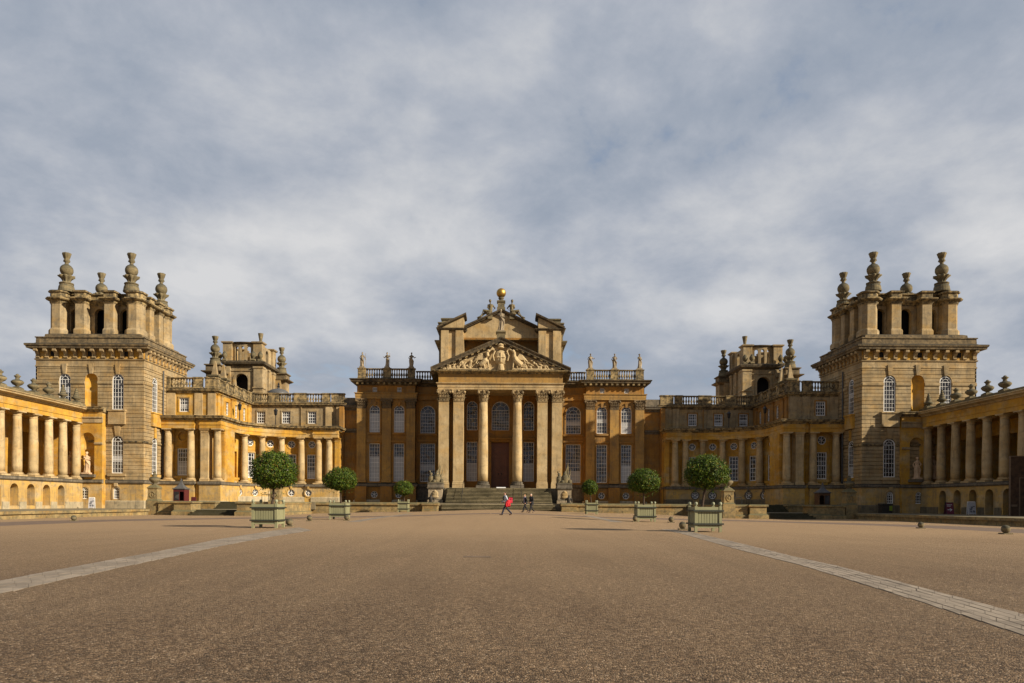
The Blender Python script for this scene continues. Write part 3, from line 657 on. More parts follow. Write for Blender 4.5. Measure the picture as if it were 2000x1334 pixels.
LOWT, UPT = 0.45, 1.32
def both(fn):
    global SIDE
    for s in (1, -1):
        SIDE = s; fn(s)
    SIDE = 1
def w_(s, a, b): return a if s > 0 else b
def LR(s): return w_(s, 'left', 'right')
def terraces(s):
    mb = MB(); mb.box(-60, -37.9, 44, 99, -.6, LOWT)
    mb.box(-37.9, -23.4, 77.0, 99, -.6, LOWT - .004)
    tag(mb.build('terrace', 'pave'), None, None, kind='structure')
    mb = MB(); mb.box(-30.6, -22.4, 86.0, 106, LOWT, UPT); mb.box(-36.2, -30.6, 86.4, 106, LOWT, UPT); mb.box(-22.4, -7.3, 87.0, 106, -.3, UPT)
    tag(mb.build('terrace', 'pave'), None, None, kind='structure')
    # stone kerb of the side terrace, built of separate long blocks with a projecting nosing
    mb = MB(); y = 44.0; rnd = random.Random(5)
    while y < 76.2:
        L = min(1.1 + rnd.random() * .5, 76.2 - y)
        mb.box(-37.9, -37.55, y, y + L - .02, -.5, LOWT - .2 + .012 * rnd.random()); mb.box(-38.2, -37.42 + .03 * rnd.random(), y, y + L - .015, LOWT - .2, LOWT + .02 + .02 * rnd.random()); y += L
    o = mb.build('terrace_kerb', 'wall', at=(-37.6, 60, 0)); tag(o, 'mossy stone kerb along the ' + w_(s, 'sunlit terrace below the left colonnade', 'shaded terrace below the right colonnade'), 'kerb', 'terrace kerbs')
    # low wall in front of the main block
    t = thing('retaining_wall', 'low mossy retaining wall ' + LR(s) + ' of the grand steps, behind the ' + LR(s) + ' planters', 'wall', (-15.6, 86.6, 0), 'low terrace walls')
    mb = MB(); x = -23.2
    while x < -8.6:
        L = min(1.0 + rnd.random() * .5, -8.6 - x)
        for z0, z1 in ((-.3, .45), (.45, .95)): mb.box(x, x + L - .02, 86.3 - .03 * rnd.random(), 87.0, z0, z1 - .012)
        x += L
    mb.build('wall', 'wall', t)
    mb = MB(); mb.loft([[(-23.2, 86.25 - e, z), (-8.6, 86.25 - e, z), (-8.6, 87.05, z), (-23.2, 87.05, z)] for e, z in ((0, .95), (.12, 1.02), (.14, 1.2), (.06, UPT + .04))]); mb.build('coping', 'wall', t)
    # pair of gate piers with stone urns
    for nm, x, y, lab, z1 in (('outer', -37.3, 77.0, 'weathered stone pier with a carved urn at the outer corner of the ' + LR(s) + ' terrace steps', 0),
                          ('inner', -23.3, 74.0, 'stone pier with a carved urn behind the largest ' + LR(s) + ' topiary tree', 0)):
        p = thing('gate_pier', lab, 'pier', (x, y, 0), 'urn piers of the court'); zb = gz(x, y) - .15
        b = MB(); b.loft([[(x - e, y - e, z), (x + e, y - e, z), (x + e, y + e, z), (x - e, y + e, z)] for e, z in ((.63, zb), (.63, 1.38), (.56, 1.48), (.52, 1.55), (.49, 2.62), (.56, 2.68), (.58, 2.78), (.46, 2.88), (.34, 3.02), (.3, 3.06))]); b.build('shaft', 'wall', p)
        b = MB(); b.lathe([(.36, 1.6), (.42, 1.6), (.42, 2.4), (.34, 2.4)], 16); 
        b2 = MB(front(x, y - .52)); N = 18
        b2.loft([[(rr * math.cos(2 * PI * k / N), d, 2.02 + 1.25 * rr * math.sin(2 * PI * k / N)) for k in range(N)] for rr, d in ((.3, -.02), (.28, .05), (.22, .05), (.2, -.01))], True, False, False); b2.ball((0, 0, 2.02), .14, 8, (1, .35, 1.2))
        b2.build('carved_medallion', 'wall', p)
        b = MB(); b.lathe([(.26, 3.04), (.28, 3.12), (.17, 3.2), (.19, 3.24), (.42, 3.42), (.55, 3.62), (.56, 3.74), (.42, 3.86), (.24, 3.92), (.2, 4.02), (.28, 4.1), (.25, 4.17), (.13, 4.26), (.16, 4.36), (.08, 4.48), (.02, 4.55)], 16, (x, y, 0), lambda t, z: 1 + .05 * math.sin(8 * t) * (3.3 < z < 3.85)); b.build('urn', 'grey', p, smooth=True)
    # pedestals, linking walls and the two flights of the side steps
    for x0, x1, y0, y1, z1, lab in ((-34.4, -32.6, 75.2, 77.6, 1.36, 'square stone pedestal at the outer end of the ' + LR(s) + ' terrace steps'),
                                    (-27.2, -25.5, 73.6, 75.9, 1.36, 'square stone pedestal at the inner end of the ' + LR(s) + ' terrace steps')):
        p = thing('stone_pedestal', lab, 'pedestal', ((x0 + x1) / 2, (y0 + y1) / 2, 0), 'pedestals of the terrace steps')
        b = MB(); b.loft([[(x0 - e, y0 - e, z), (x1 + e, y0 - e, z), (x1 + e, y1 + e, z), (x0 - e, y1 + e, z)] for e, z in ((.18, -.3), (.18, .25), (.06, .36), (0, .42), (0, 1.08))]); b.build('die', 'wall', p)
        b = MB(); b.loft([[(x0 - e, y0 - e, z), (x1 + e, y0 - e, z), (x1 + e, y1 + e, z), (x0 - e, y1 + e, z)] for e, z in ((.02, 1.08), (.14, 1.14), (.16, 1.28), (.08, z1))]); b.build('cap', 'wall', p)
    for x0, x1, y0, y1, lab in ((-36.5, -34.55, 76.2, 77.1, 'short parapet wall between the outer urn pier and the ' + LR(s) + ' step pedestal'), (-25.35, -24.1, 73.9, 75.0, 'short parapet wall between the inner urn pier and the ' + LR(s) + ' step pedestal'),
                                (-23.9, -22.9, 75.0, 86.2, 'side wall running back from the inner urn pier to the ' + LR(s) + ' retaining wall')):
        b = MB(); b.loft([[(x0 - e, y0 - e, z), (x1 + e, y0 - e, z), (x1 + e, y1 + e, z), (x0 - e, y1 + e, z)] for e, z in ((.1, -.4), (.1, .2), (0, .3), (0, 1.08), (.08, 1.12), (.1, 1.25), (.03, 1.34))])
        tag(b.build('parapet_wall', 'wall', at=((x0 + x1) / 2, (y0 + y1) / 2, 0)), lab, 'wall', 'low parapet walls')
    t = thing('stone_steps', 'mossy stone steps rising to the ' + LR(s) + ' curved wing', 'steps', (-30.5, 80, 0), 'side flights of steps')
    b = MB()
    for k in range(4): b.box(-32.6, -27.2, 74.4 + k * .62, 77.2, -.35 + (0 if k == 0 else .02), -.05 + .5 * (k + 1) / 4 - (.5 * .25 if False else 0))
    b.build('lower_flight', 'step', t)
    b = MB()
    for k in range(6): b.box(-33.8, -30.7, 84.4 + k * .36, 86.45, LOWT - .02, LOWT + (UPT - LOWT) * (k + 1) / 6)
    b.build('upper_flight', 'step', t)
    b = MB(); b.loft([[(-36.2 - e, 85.0 - e, z), (-34.0 + e, 85.0 - e, z), (-34.0 + e, 86.4, z), (-36.2 - e, 86.4, z)] for e, z in ((0, LOWT - .02), (0, 1.1), (.1, 1.15), (.1, 1.28), (.04, 1.34))])
    tag(b.build('stone_pedestal', 'wall', at=(-35.1, 85.6, LOWT)), 'low stone block beside the upper flight of the ' + LR(s) + ' steps', 'pedestal', 'low blocks by the steps')
    b = MB()
    for x in (-25.6, -24.9, -24.3):
        b.tube([(x, 76.5, .45), (x, 76.5, 2.15)], .03, 6)
    b.tube([(-25.6, 76.5, 2.1), (-24.3, 76.5, 2.1)], .03, 6)
    tag(b.build('iron_railing', 'iron', at=(-25, 76.5, .45)), 'thin iron railing behind the inner pedestal of the ' + LR(s) + ' steps', 'railing', 'iron railings')
both(terraces)
# grand steps
tb = MB(); tb.box(-7.3, 7.3, 91.3, 106, -.3, 3.25); tb.box(-8.6, 8.1, 94.0, 101.6, 1.2, 3.28); tb.box(-7.3, 7.3, 87.0, 91.3, -.3, UPT - .004); tag(tb.build('terrace', 'pave'), None, None, kind='structure')
t = thing('grand_steps', 'wide flight of mossy stone steps below the columned portico', 'steps', (-.25, 90, .5))
b = MB()
n_ = MB()
for k in range(5):
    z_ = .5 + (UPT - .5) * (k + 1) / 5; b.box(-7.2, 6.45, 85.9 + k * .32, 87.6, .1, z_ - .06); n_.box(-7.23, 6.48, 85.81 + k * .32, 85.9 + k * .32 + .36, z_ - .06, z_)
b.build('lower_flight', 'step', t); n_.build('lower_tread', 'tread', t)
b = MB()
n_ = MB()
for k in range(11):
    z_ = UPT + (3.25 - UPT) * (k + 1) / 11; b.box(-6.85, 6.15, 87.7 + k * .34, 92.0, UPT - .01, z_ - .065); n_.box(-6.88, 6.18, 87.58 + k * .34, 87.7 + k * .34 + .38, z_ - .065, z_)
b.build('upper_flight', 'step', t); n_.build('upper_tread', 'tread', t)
for x in (-4.9, 2.4):
    b = MB(); b.tube([(x, 87.6, 1.35), (x, 87.6, 2.35), (x, 91.4, 4.2), (x, 91.4, 3.2)], .025, 6); b.tube([(x, 89.5, 2.2), (x, 89.5, 3.27)], .02, 6); b.build('handrail', 'iron', t)

# ------------------------------------------------------------------ statues, urns and finials
def statue_mesh(kind, h=2.1):
    rnd = random.Random(kind * 17 + 1); mb = MB(); ph = rnd.random() * 6; sw = .05 * (1 if kind % 2 else -1)
    rings = []
    for z, rx, ry, ox in ((0, .30, .24, 0), (.12, .27, .22, 0), (.45, .23, .19, sw * .6), (.8, .235, .185, sw * 1.2), (1.05, .235, .175, sw * 1.1), (1.25, .175, .135, sw * .5), (1.45, .225, .15, 0), (1.58, .235, .135, -sw * .3), (1.66, .13, .1, -sw * .4), (1.71, .07, .07, -sw * .4), (1.78, .065, .065, -sw * .4)):
        fold = .17 if z < 1.1 else .06
        rings.append([(ox + rx * (1 + fold * math.sin(5 * t + ph + z * 2)) * math.cos(t), ry * (1 + fold * math.sin(7 * t + ph)) * math.sin(t), z) for t in (2 * PI * k / 24 for k in range(24))])
    mb.loft(rings); hx = -sw * .5; mb.ball((hx, -.02, 1.9), .125, 12, (.85, 1, 1.15)); mb.ball((hx, -.14, 1.88), .03, 6); mb.ball((hx, .05, 1.95), .12, 10)
    A = {0: [((.23, 0, 1.55), (.36, -.02, 1.3), (.2, -.2, 1.2)), ((-.23, 0, 1.55), (-.38, 0, 1.28), (-.30, -.08, 1.02))],
         1: [((.23, 0, 1.55), (.42, -.04, 1.38), (.5, -.2, 1.55)), ((-.23, 0, 1.55), (-.4, -.02, 1.3), (-.52, -.12, 1.42))],
         2: [((.23, 0, 1.55), (.4, .02, 1.3), (.58, -.06, 1.38)), ((-.23, 0, 1.55), (-.36, .02, 1.28), (-.24, -.14, 1.08))],
         3: [((.23, 0, 1.55), (.33, -.04, 1.26), (.08, -.2, 1.3)), ((-.23, 0, 1.55), (-.33, -.04, 1.3), (-.05, -.2, 1.42))],
         4: [((.23, 0, 1.55), (.4, 0, 1.25), (.52, -.02, 1.0)), ((-.23, 0, 1.55), (-.36, .04, 1.28), (-.2, -.1, 1.1))]}[kind % 5]
    for a in A: mb.tube(a, [.085, .07, .05], 8); mb.ball(a[2], .06, 8)
    mb.tube([(-.22, -.12, 1.52), (.05, -.2, 1.15), (.26, -.1, .8), (.22, -.06, .3)], [.05, .075, .09, .06], 8)   # a sash of drapery
    if kind % 3 == 1: mb.tube([(A[0][2][0], A[0][2][1], .1), (A[0][2][0], A[0][2][1], 1.9)], .03, 6)
    k = h / 2.03; mb.v = [(x * k, y * k, z * k) for x, y, z in mb.v]
    return remesh(mb, .021, 1, .006)
def statue(at, kind, h, label, mat='statue', rot=0.0, plinth=.18, group='stone figures', cat='statue', clump=1.0):
    t = thing('statue', label, cat, at, group)
    inst('plinth', ('sp', round(h, 2), mat), lambda: MB().box(-.36 * h / 2, .36 * h / 2, -.3 * h / 2, .3 * h / 2, 0, plinth), mat, t, at)
    inst('figure', ('sf', kind, round(h, 2), mat), lambda: statue_mesh(kind, h), mat, t, (at[0], at[1], at[2] + plinth - .02), rot)
    return t
def torch(at, h, label, scale=1.0):
    t = thing('torch_finial', label, 'finial', at, 'flaming torch finials'); k = h / 4.6
    def z(p): return [(r * k, q * k) for r, q in p]
    inst('base', ('tb', h), lambda: MB().lathe(z([(.90, 0), (.92, .1), (.87, .25), (.82, .6), (.74, .78), (.76, .86), (.58, .92)]), 20), 'grey', t, at, smooth=False)
    inst('leaf_cup', ('tl', h), lambda: MB().lathe(z([(.6, .88), (.78, .96), (.76, 1.06), (.38, 1.18), (.38, 1.3), (.52, 1.55), (.82, 1.82), (.80, 1.92), (.42, 1.95)]), 40, wob=lambda t_, q: 1 + (.17 if q > 1.1 * k else .03) * math.sin(9 * t_)), 'grey', t, at, smooth=True)
    inst('orb', ('to', h), lambda: MB().ball((0, 0, 2.58 * k), .72 * k, 18), 'grey', t, at, smooth=True)
    inst('coronet', ('tc', h), lambda: MB().lathe(z([(.34, 3.2), (.2, 3.32), (.21, 3.5), (.36, 3.62), (.3, 3.8), (.26, 3.95), (.34, 4.05), (.40, 4.3), (.47, 4.5), (.44, 4.6), (.2, 4.5)]), 24, wob=lambda t_, q: 1 + (.12 if q > 3.5 * k else 0) * math.sin(8 * t_)), 'grey', t, at, smooth=True)
    return t
def urn(at, label, kind):
    t = thing('stone_urn', label, 'urn', at, 'urns along the colonnade roofs')
    inst('foot', ('uf', 0), lambda: MB().loft([[(-e, -e, z), (e, -e, z), (e, e, z), (-e, e, z)] for e, z in ((.42, -.02), (.42, .18), (.32, .26), (.2, .34))]), 'grey', t, at)
    if kind == 0: prof = [(.16, .3), (.18, .4), (.45, .56), (.58, .74), (.58, .86), (.42, 1.0), (.22, 1.06), (.17, 1.2), (.22, 1.3), (.32, 1.4), (.3, 1.46), (.16, 1.52), (.14, 1.6), (.02, 1.66)]
    else: prof = [(.16, .3), (.2, .42), (.42, .55), (.5, .68), (.44, .76), (.3, .82), (.32, .95), (.24, 1.1), (.25, 1.2), (.17, 1.36), (.18, 1.46), (.1, 1.6), (.12, 1.72), (.03, 1.85)]
    inst('bowl', ('ub', kind), lambda: MB().lathe(prof, 20, wob=lambda q, z: 1 + .06 * math.sin(10 * q + z * 12 * kind) * (.45 < z < 1.0 or kind)), 'grey', t, at, smooth=True)

# ------------------------------------------------------------------ the main block (built half by half about its axis)
AX = -0.25
def main_xf(k=1.0):         # k: the portico and attic stand further forward than the end pavilions and are a little smaller
    global XF, KS
    s = SIDE; KS = k; XF = lambda x, y, z: (x * k + AX * s, y * k, EYE + (z - EYE) * k)
KP, KB, KT = .98, .965, .935
MAIN = thing('palace_main_block', 'ochre stone main block with corinthian portico, carved pediment and raised attic', 'palace', (AX, 110, 1.3), raw=True)
ZF = 1.0
def main_half(s):
    main_xf(); F = front(0, 102.8); root = MAIN; brown = 'ochre' if s < 0 else 'brown'; brown = 'brown'
    # end pavilion
    low = [(-18.05, 1.5, 4.35, 9.8, 'r'), (-14.55, 1.5, 4.35, 9.8, 'r')]; up = [(x, 1.5, 11.4, 15.3, 'a') for x in (-18.05, -14.55)]
    fz = [(x, .62, 17.2, 17.85, 'r') for x in (-18.05, -14.55)]; oc = [(x, .95, 2.0, 2.95, 'o') for x in (-18.05, -14.55)]
    mb = MB(F); wall(mb, -20.6, -12.2, 1.0, 18.3, low + up + fz + oc, .35); 
    mb2 = MB(); mb2.box(-20.6, -20.55, 102.8, 118, 1.0, 18.3); mb2.box(-12.25, -12.2, 102.8, 104.2, 1.0, 18.3)
    mb.build('wall', brown, root); mb2.build('wall', brown, root)
    for i, (u, w, a, b_, k) in enumerate(low): window(root, F, u, w, a, b_, k, 4, 10, mat='winwhite', bar=.03, gl='skyglass', d=-.2, blind=(.02, .66) if s > 0 else None)
    for u, w, a, b_, k in up: window(root, F, u, w, a, b_, k, 4, 6, mat='winwhite', bar=.03, gl='skyglass', d=-.2, blind=(.02, .70) if s > 0 else ((.0, .40) if u < -15 else (.42, .52)))
    for u, w, a, b_, k in fz: window(root, F, u, w, a, b_, k, 3, 3, mat='winwhite', fr=.06)
    for u, w, a, b_, k in oc: window(root, F, u, w, a, b_, k, fr=.08)
    tr = MB(F)
    for q in low + up + oc: surround(tr, *q, t=.2, d=.07)
    for u in (-18.05, -14.55):
        tr.box(u - 1.0, u + 1.0, 0, .2, 11.08, 11.36); tr.box(u - 1.1, u + 1.1, 0, .24, 9.98, 10.2); tr.box(u - .95, u + .95, 0, .16, 4.08, 4.32)
        tr.loft([[(u - .14, 0, 15.1), (u + .14, 0, 15.1), (u + .14, .14, 15.1), (u - .14, .14, 15.1)], [(u - .22, 0, 15.75), (u + .22, 0, 15.75), (u + .22, .2, 15.75), (u - .22, .2, 15.75)]])
        tr.box(u - 1.0, u - .75, 0, .1, 14.45, 14.6); tr.box(u + .75, u + 1.0, 0, .1, 14.45, 14.6)
    tr.build('window_surround', 'brown', root)
    for x in (-19.92, -16.3, -12.85): pilaster(root, F(x, 0, 4.2), 1.27, .3, 12.0, 'corinth', .45, 1.42, 'mpil', capm='capdark')
    pb = MB()
    for x in (-19.92, -16.3, -12.85): pb.box(x - .82, x + .82, 102.28, 102.8, 1.0, 3.62)
    pb.build('pilaster_pedestal', 'brown', root)
    b = MB(); b.ring(-20.6, -12.2, 102.8, 118, [(0, 3.55), (.3, 3.6), (.36, 3.72), (.36, 3.95), (.28, 4.1), (0, 4.2)]); b.build('plinth_band', 'band', root)
    b = MB(); b.ring(-20.6, -12.2, 102.8, 118, [(0, 1.0), (.4, 1.0), (.4, 1.55), (.3, 1.7), (0, 1.75)]); b.build('base_course', 'white', root)
    b = MB(); b.ring(-20.6, -12.2, 102.8, 118, [(.06, 16.2), (.22, 16.2), (.22, 16.5), (.25, 16.5), (.25, 16.88), (.36, 16.95), (.36, 17.05), (.02, 17.1)]); b.build('architrave', 'mpil', root)
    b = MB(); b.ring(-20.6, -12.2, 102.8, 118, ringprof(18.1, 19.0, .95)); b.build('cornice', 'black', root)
    md = MB()
    x = -20.6
    while x < -12.0: md.box(x, x + .3, 102.1, 102.65, 18.22, 18.48); x += .76
    md.build('modillion', 'cornice', root)
    # recessed bay beside the portico
    F2 = front(0, 103.8); ops = [(-10.55, 2.15, 4.35, 9.9, 'r'), (-10.55, 2.15, 11.4, 15.4, 'a')]
    mb = MB(F2); wall(mb, -12.2, -8.4, 1.0, 18.3, ops, .35); mb.build('wall', brown, root)
    window(root, F2, *ops[0], 6, 10, bar=.03, gl='skyglass', d=-.2); window(root, F2, *ops[1], 6, 6, bar=.03, gl='skyglass', d=-.2)
    tr = MB(F2)
    for q in ops: surround(tr, *q, t=.22, d=.08)
    tr.box(-12.0, -9.1, 0, .24, 11.05, 11.32); tr.box(-12.0, -9.1, 0, .26, 10.15, 10.4); tr.box(-11.9, -9.2, 0, .18, 4.05, 4.3); tr.build('window_surround', 'brown', root)
    b = MB(F2); b.sweep(-12.15, -8.4, [(-.1, 1.0), (.4, 1.0), (.4, 1.6), (.2, 1.75), (.2, 3.5), (.4, 3.65), (.4, 4.0), (-.1, 4.15)]); b.build('plinth_band', 'band', root)
    b = MB(F2); b.sweep(-12.15, -8.4, [(-.1, 16.2), (.26, 16.2), (.26, 16.85), (.42, 16.95), (.42, 17.05), (-.1, 17.1)]); b.build('architrave', 'brown', root)
    b = MB(F2); b.sweep(-12.0, -8.3, cornprof(18.1, 18.96, .9)); b.build('cornice', 'black', root)
    # balustrade and its statues
    Fb = front(0, 102.95)
    balustrade(root, Fb, 0, 19.02, 1.55, [('p', -20.5, -19.35), ('b', -19.35, -16.9), ('p', -16.9, -15.75), ('b', -15.75, -13.4), ('p', -13.4, -12.3)], 'cornice')
    balustrade(root, front(0, 103.9), 0, 19.0, 1.4, [('b', -12.3, -8.9)], 'cornice')
    kinds = (4, 1, 2) if s > 0 else (3, 0, 2)
    for x, k, who in zip((-19.92, -16.32, -12.85), kinds, ('outermost', 'middle', 'innermost')):
        o = statue((x, 102.95, 20.62), k, 2.1, '%s draped figure standing on the %s roof balustrade' % (who, LR(s)), rot=random.uniform(-.5, .5), group='figures along the roof balustrade')
    # portico back wall and its side walls
    main_xf(KB)
    F3 = front(0, 104.0); ops = [(-4.1, 1.55, 4.5, 10.2, 'r'), (-4.1, 1.55, 11.9, 16.1, 'a'), (0, 2.6, 3.3, 10.1, 'r'), (0, 2.6, 11.9, 16.1, 'a')]
    mb = MB(F3); wall(mb, -5.4, -1.301, 3.0, 16.9, ops[:2], .35); mb.build('wall', 'brown', root)
    tr = MB(F3); surround(tr, *ops[0], t=.2, d=.07); surround(tr, *ops[1], t=.2, d=.07); tr.box(-5.0, -.9 - .45, 0, .14, 10.5, 10.85); tr.build('window_surround', 'brown', root)
    window(root, F3, *ops[0], 4, 9, mat='winwhite', bar=.032, gl='skyglass'); window(root, F3, *ops[1], 4, 6, mat='winwhite', bar=.032, gl='skyglass')
    main_xf(KP)
    b = MB(); b.box(-8.45, -5.1, 98.55, 109.0, 3.3, 16.7); b.build('wall', 'brown', root)
    b = MB(); b.box(-8.45, -8.3, 103.9, 109.0, 1.0, 19.2); b.build('wall', 'ochre', root)
    for x in (-7.68, -5.7): pilaster(root, (x, 98.6, 3.33), 1.36, 1.5, 13.35, 'corinth', .95, 1.6, 'column', full=1.5, name='portico_pier')
    pilaster(root, east(-8.45, 0)(101.6, 0, 3.9) if False else (-8.45, 101.6, 3.9), 1.2, .3, 12.3, 'corinth', .6, 1.42, 'ochre', rot=R(-90))
    column(root, (-2.32, 97.75, 3.33), .655, 13.35, 'x', .95, 1.6)
    b = MB(); b.box(-8.9, -4.8, 96.3, 103.7, 1.2, 3.31); b.build('wall', 'white', root)
    # side of the raised attic
    main_xf(KT)
    xo, xi, yf = -8.75, -5.4, 103.9
    b = MB(); b.box(xo, xi, yf, 119, 20.0, 26.2); b.build('attic_wall', 'column', root)
    b = MB(); b.box(xo + .1, xo + 1.2, yf - .28, yf, 20.0, 26.3); b.box(xi - 1.15, xi - .05, yf - .28, yf, 20.0, 26.3); b.build('attic_pilaster', 'column', root)
    b = MB(); b.ring(xo, xi, yf, 119, [(.05, 26.2), (.28, 26.28), (.45, 26.5), (.5, 26.62), (.1, 26.68)]); b.build('attic_cornice', 'black', root)
    b = MB(); b.box(xo - .3, xo, yf + .9, 118.5, 20.3, 26.0); b.ring(xo - .3, xo, yf + .9, 118.5, [(0, 24.3), (.4, 24.5), (.6, 24.85), (.6, 25.0), (0, 25.1)], True); b.ring(xo - .35, xo + 1.3, yf + 1.6, 118.5, [(0, 26.6), (.3, 26.8), (.45, 27.05), (.1, 27.15), (0, 27.7), (.2, 27.75), (.2, 27.9), (0, 27.95)]); b.ring(xo, xo + 2.1, yf + 2.2, 118.4, [(0, 27.93), (0, 28.35), (.15, 28.45), (.18, 28.6), (0, 28.7)]); b.build('attic_side_cornice', 'grey', root)
    # half pediment of the raised attic
    b = MB(); yb = 106.5
    b.loft([[(xo + .15, y, 26.66), (xi, y, 26.66), (xi, y, 28.3)] for y in (yf - .15, yb)]); b.build('half_pediment', 'column', root)
    b = MB(); pr = [(yf - .2, -.12), (yf - .6, .05), (yf - .65, .3), (yb, .32), (yb, -.12)]
    b.loft([[(xo - .45, y, 26.56 + z) for y, z in pr], [(xi + .35, y, 28.5 + z) for y, z in pr]]); b.build('half_pediment_cornice', 'black', root)
    # half of the central gable
    yg = 104.9
    b = MB(); b.loft([[(-5.4, y, 25.3), (0, y, 25.3), (0, y, 29.2), (-5.4, y, 26.7)] for y in (yg, 119)], True, True, True); b.build('gable_wall', 'column', root)
    b = MB(); pr = [(yg - .05, -.05), (yg - .35, .02), (yg - .4, .12), (yg - .62, .2), (yg - .7, .42), (119, .44), (119, -.05)]
    b.loft([[(-5.5, y, 26.68 + z) for y, z in pr], [(0, y, 29.22 + z) for y, z in pr]]); b.build('gable_cornice', 'black', root)
    b = MB(); b.box(-5.4, 0, yg - .12, yg, 25.22, 25.5); b.box(-5.4, 0, 106.2, 106.3, 20.0, 25.3); b.build('gable_wall', 'brown', root)
    b = MB(front(0, 106.2)); surround(b, -3.6, 1.6, 22.6, 24.3, 'a', .3, .12); b.build('lunette_surround', 'brown', root)
    inst('window', ('lun',), lambda: win_frame(1.6, 1.7, 'a', 4, 2), 'winwhite', root, (-3.6, 106.15, 22.6)); b = MB(front(0, 106.2)); b.poly([(-4.4, .01, 22.6), (-2.8, .01, 22.6)] + [(x - 3.6, .01, z) for x, z in arcpts(0, 1.6, 24.3)][::-1]); b.build('pane', 'glass', root)
    # pediment
    main_xf(KP)
    b = MB(); b.loft([[(-8.5, 97.05, 19.15), (0, 97.05, 19.15), (0, 97.05, 23.1)], [(-8.3, 104.5, 19.15), (0, 104.5, 19.15), (0, 104.5, 23.0)]]); b.build('tympanum', 'column', root)
    pr = [(97.3, -1.0), (96.95, -.95), (96.92, -.8), (96.88, -.66), (96.52, -.6), (96.5, -.36), (96.36, -.14), (96.34, .0), (104.6, .02), (104.6, -1.05)]
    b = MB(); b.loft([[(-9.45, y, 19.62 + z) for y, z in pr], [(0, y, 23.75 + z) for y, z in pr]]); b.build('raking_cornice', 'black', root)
    b = MB(); sl = (23.75 - 19.62) / 9.45; x = -8.9
    while x < -.2:
        za = 19.62 + (x + 9.45) * sl; zb_ = za + .34 * sl
        b.loft([[(x, y, za + z) for y, z in ((96.55, -.62), (96.9, -.62), (96.9, -.82), (96.58, -.8))], [(x + .34, y, zb_ + z) for y, z in ((96.55, -.62), (96.9, -.62), (96.9, -.82), (96.58, -.8))]]); x += .82
    b.build('modillion', 'cornice', root)
both(main_half); XF = None; KS = 1.0
def main_mid():
    global XF, KS
    main_xf(KB); root = MAIN; F3 = front(0, 104.0)
    ops = [(0, 2.6, 3.3, 10.15, 'r'), (0, 2.55, 11.9, 16.1, 'a')]
    mb = MB(F3); wall(mb, -1.301, 1.301, 3.0, 16.9, ops, .5); mb.build('wall', 'brown', root)
    window(root, F3, *ops[1], 7, 7, d=-.3, mat='winwhite', bar=.032, gl='skyglass')
    tr = MB(F3); surround(tr, *ops[1], t=.2, d=.07)
    tr.box(-1.75, -1.31, 0, .35, 3.3, 10.2); tr.box(1.31, 1.75, 0, .35, 3.3, 10.2); tr.sweep(-1.95, 1.95, [(0, 10.2), (.4, 10.2), (.5, 10.4), (.75, 10.6), (.75, 10.75), (0, 10.85)]); tr.build('door_surround', 'brown', root)
    d = MB(front(0, 104.4)); d.box(-1.3, 1.3, -.1, 0, 3.3, 10.15)
    d.build('door', 'door', root); dr = bpy.data.objects['door']
    p = MB(front(0, 104.4))
    for sx in (-1, 1):
        for z0, z1 in ((3.6, 5.0), (5.2, 6.4), (6.6, 7.9)):
            c = sx * .62; p.ring(c - .42, c + .42, 0, .001, [(0, 0)]) if False else None
            for q in ((c - .48, c + .48, z0, z0 + .07), (c - .48, c + .48, z1 - .07, z1), (c - .48, c - .41, z0, z1), (c + .41, c + .48, z0, z1)): p.box(q[0], q[1], 0, .06, q[2], q[3])
    p.box(-.03, .03, 0, .05, 3.3, 9.0)
    N = 16; p.loft([[(-rr * math.cos(PI * k / N), dd, 8.55 + rr * math.sin(PI * k / N)) for k in range(N + 1)] for rr, dd in ((1.05, 0), (1.05, .08), (.92, .08), (.92, 0))], False, False, False); p.box(-1.05, 1.05, 0, .07, 8.45, 8.58)
    for sx in (-1, 1): p.box(sx * 1.25 - .05, sx * 1.25 + .05, 0, .07, 3.3, 10.1)
    p.build('panelling', 'door', dr)
    for sx in (-1, 1): q = MB(); q.ball((sx * .22, 104.3, 5.6), .09, 8); q.build('handle', 'iron', dr)
    main_xf(KP)
    b = MB(); b.ring(-8.42, 8.42, 97.15, 103.9, [(0, 16.68), (.0, 16.68), (.08, 16.72), (.08, 17.0), (.13, 17.02), (.13, 17.4), (.3, 17.5), (.32, 17.62), (.02, 17.66)]); b.build('architrave', 'column', root)
    b = MB(); b.ring(-8.42, 8.42, 97.15, 103.9, [(.0, 17.6), (.02, 18.5), (.02, 18.82)]); b.build('frieze', 'mpil', root)
    b = MB(); b.ring(-8.42, 8.42, 97.15, 103.9, [(.0, 18.82), (.15, 18.86), (.18, 19.0), (.6, 19.08), (.66, 19.2), (.66, 19.27), (.0, 19.3)]); b.build('cornice', 'cornice', root)
    # roofs
    main_xf()
    b = MB(); b.box(-20.4, 20.4, 103.3, 117.8, 18.7, 18.98); b.build('roof', 'slate', root)
    b = MB(); b.box(-20.55, 20.55, 117.6, 118, 1.0, 18.6); b.build('wall', 'brown', root)
    # relief in the pediment: crowned shield, two winged beasts, trophies
    r = MB(); rnd = random.Random(11)
    r.ball((0, 0, 1.5), .82, 16, (1, .38, 1.15)); r.ball((0, -.22, 1.5), .6, 12, (1, .3, 1.2)); r.box(-.04, .04, -.46, -.2, .95, 2.1); r.box(-.5, .5, -.45, -.2, 1.46, 1.56); r.tube([(-.8, -.2, 1.1), (-.95, -.28, 1.7), (-.7, -.25, 2.3)], .12, 6); r.tube([(.8, -.2, 1.1), (.95, -.28, 1.7), (.7, -.25, 2.3)], .12, 6)
    r.tube([(0, -.1, .0), (0, -.2, .7)], [.45, .3], 8)
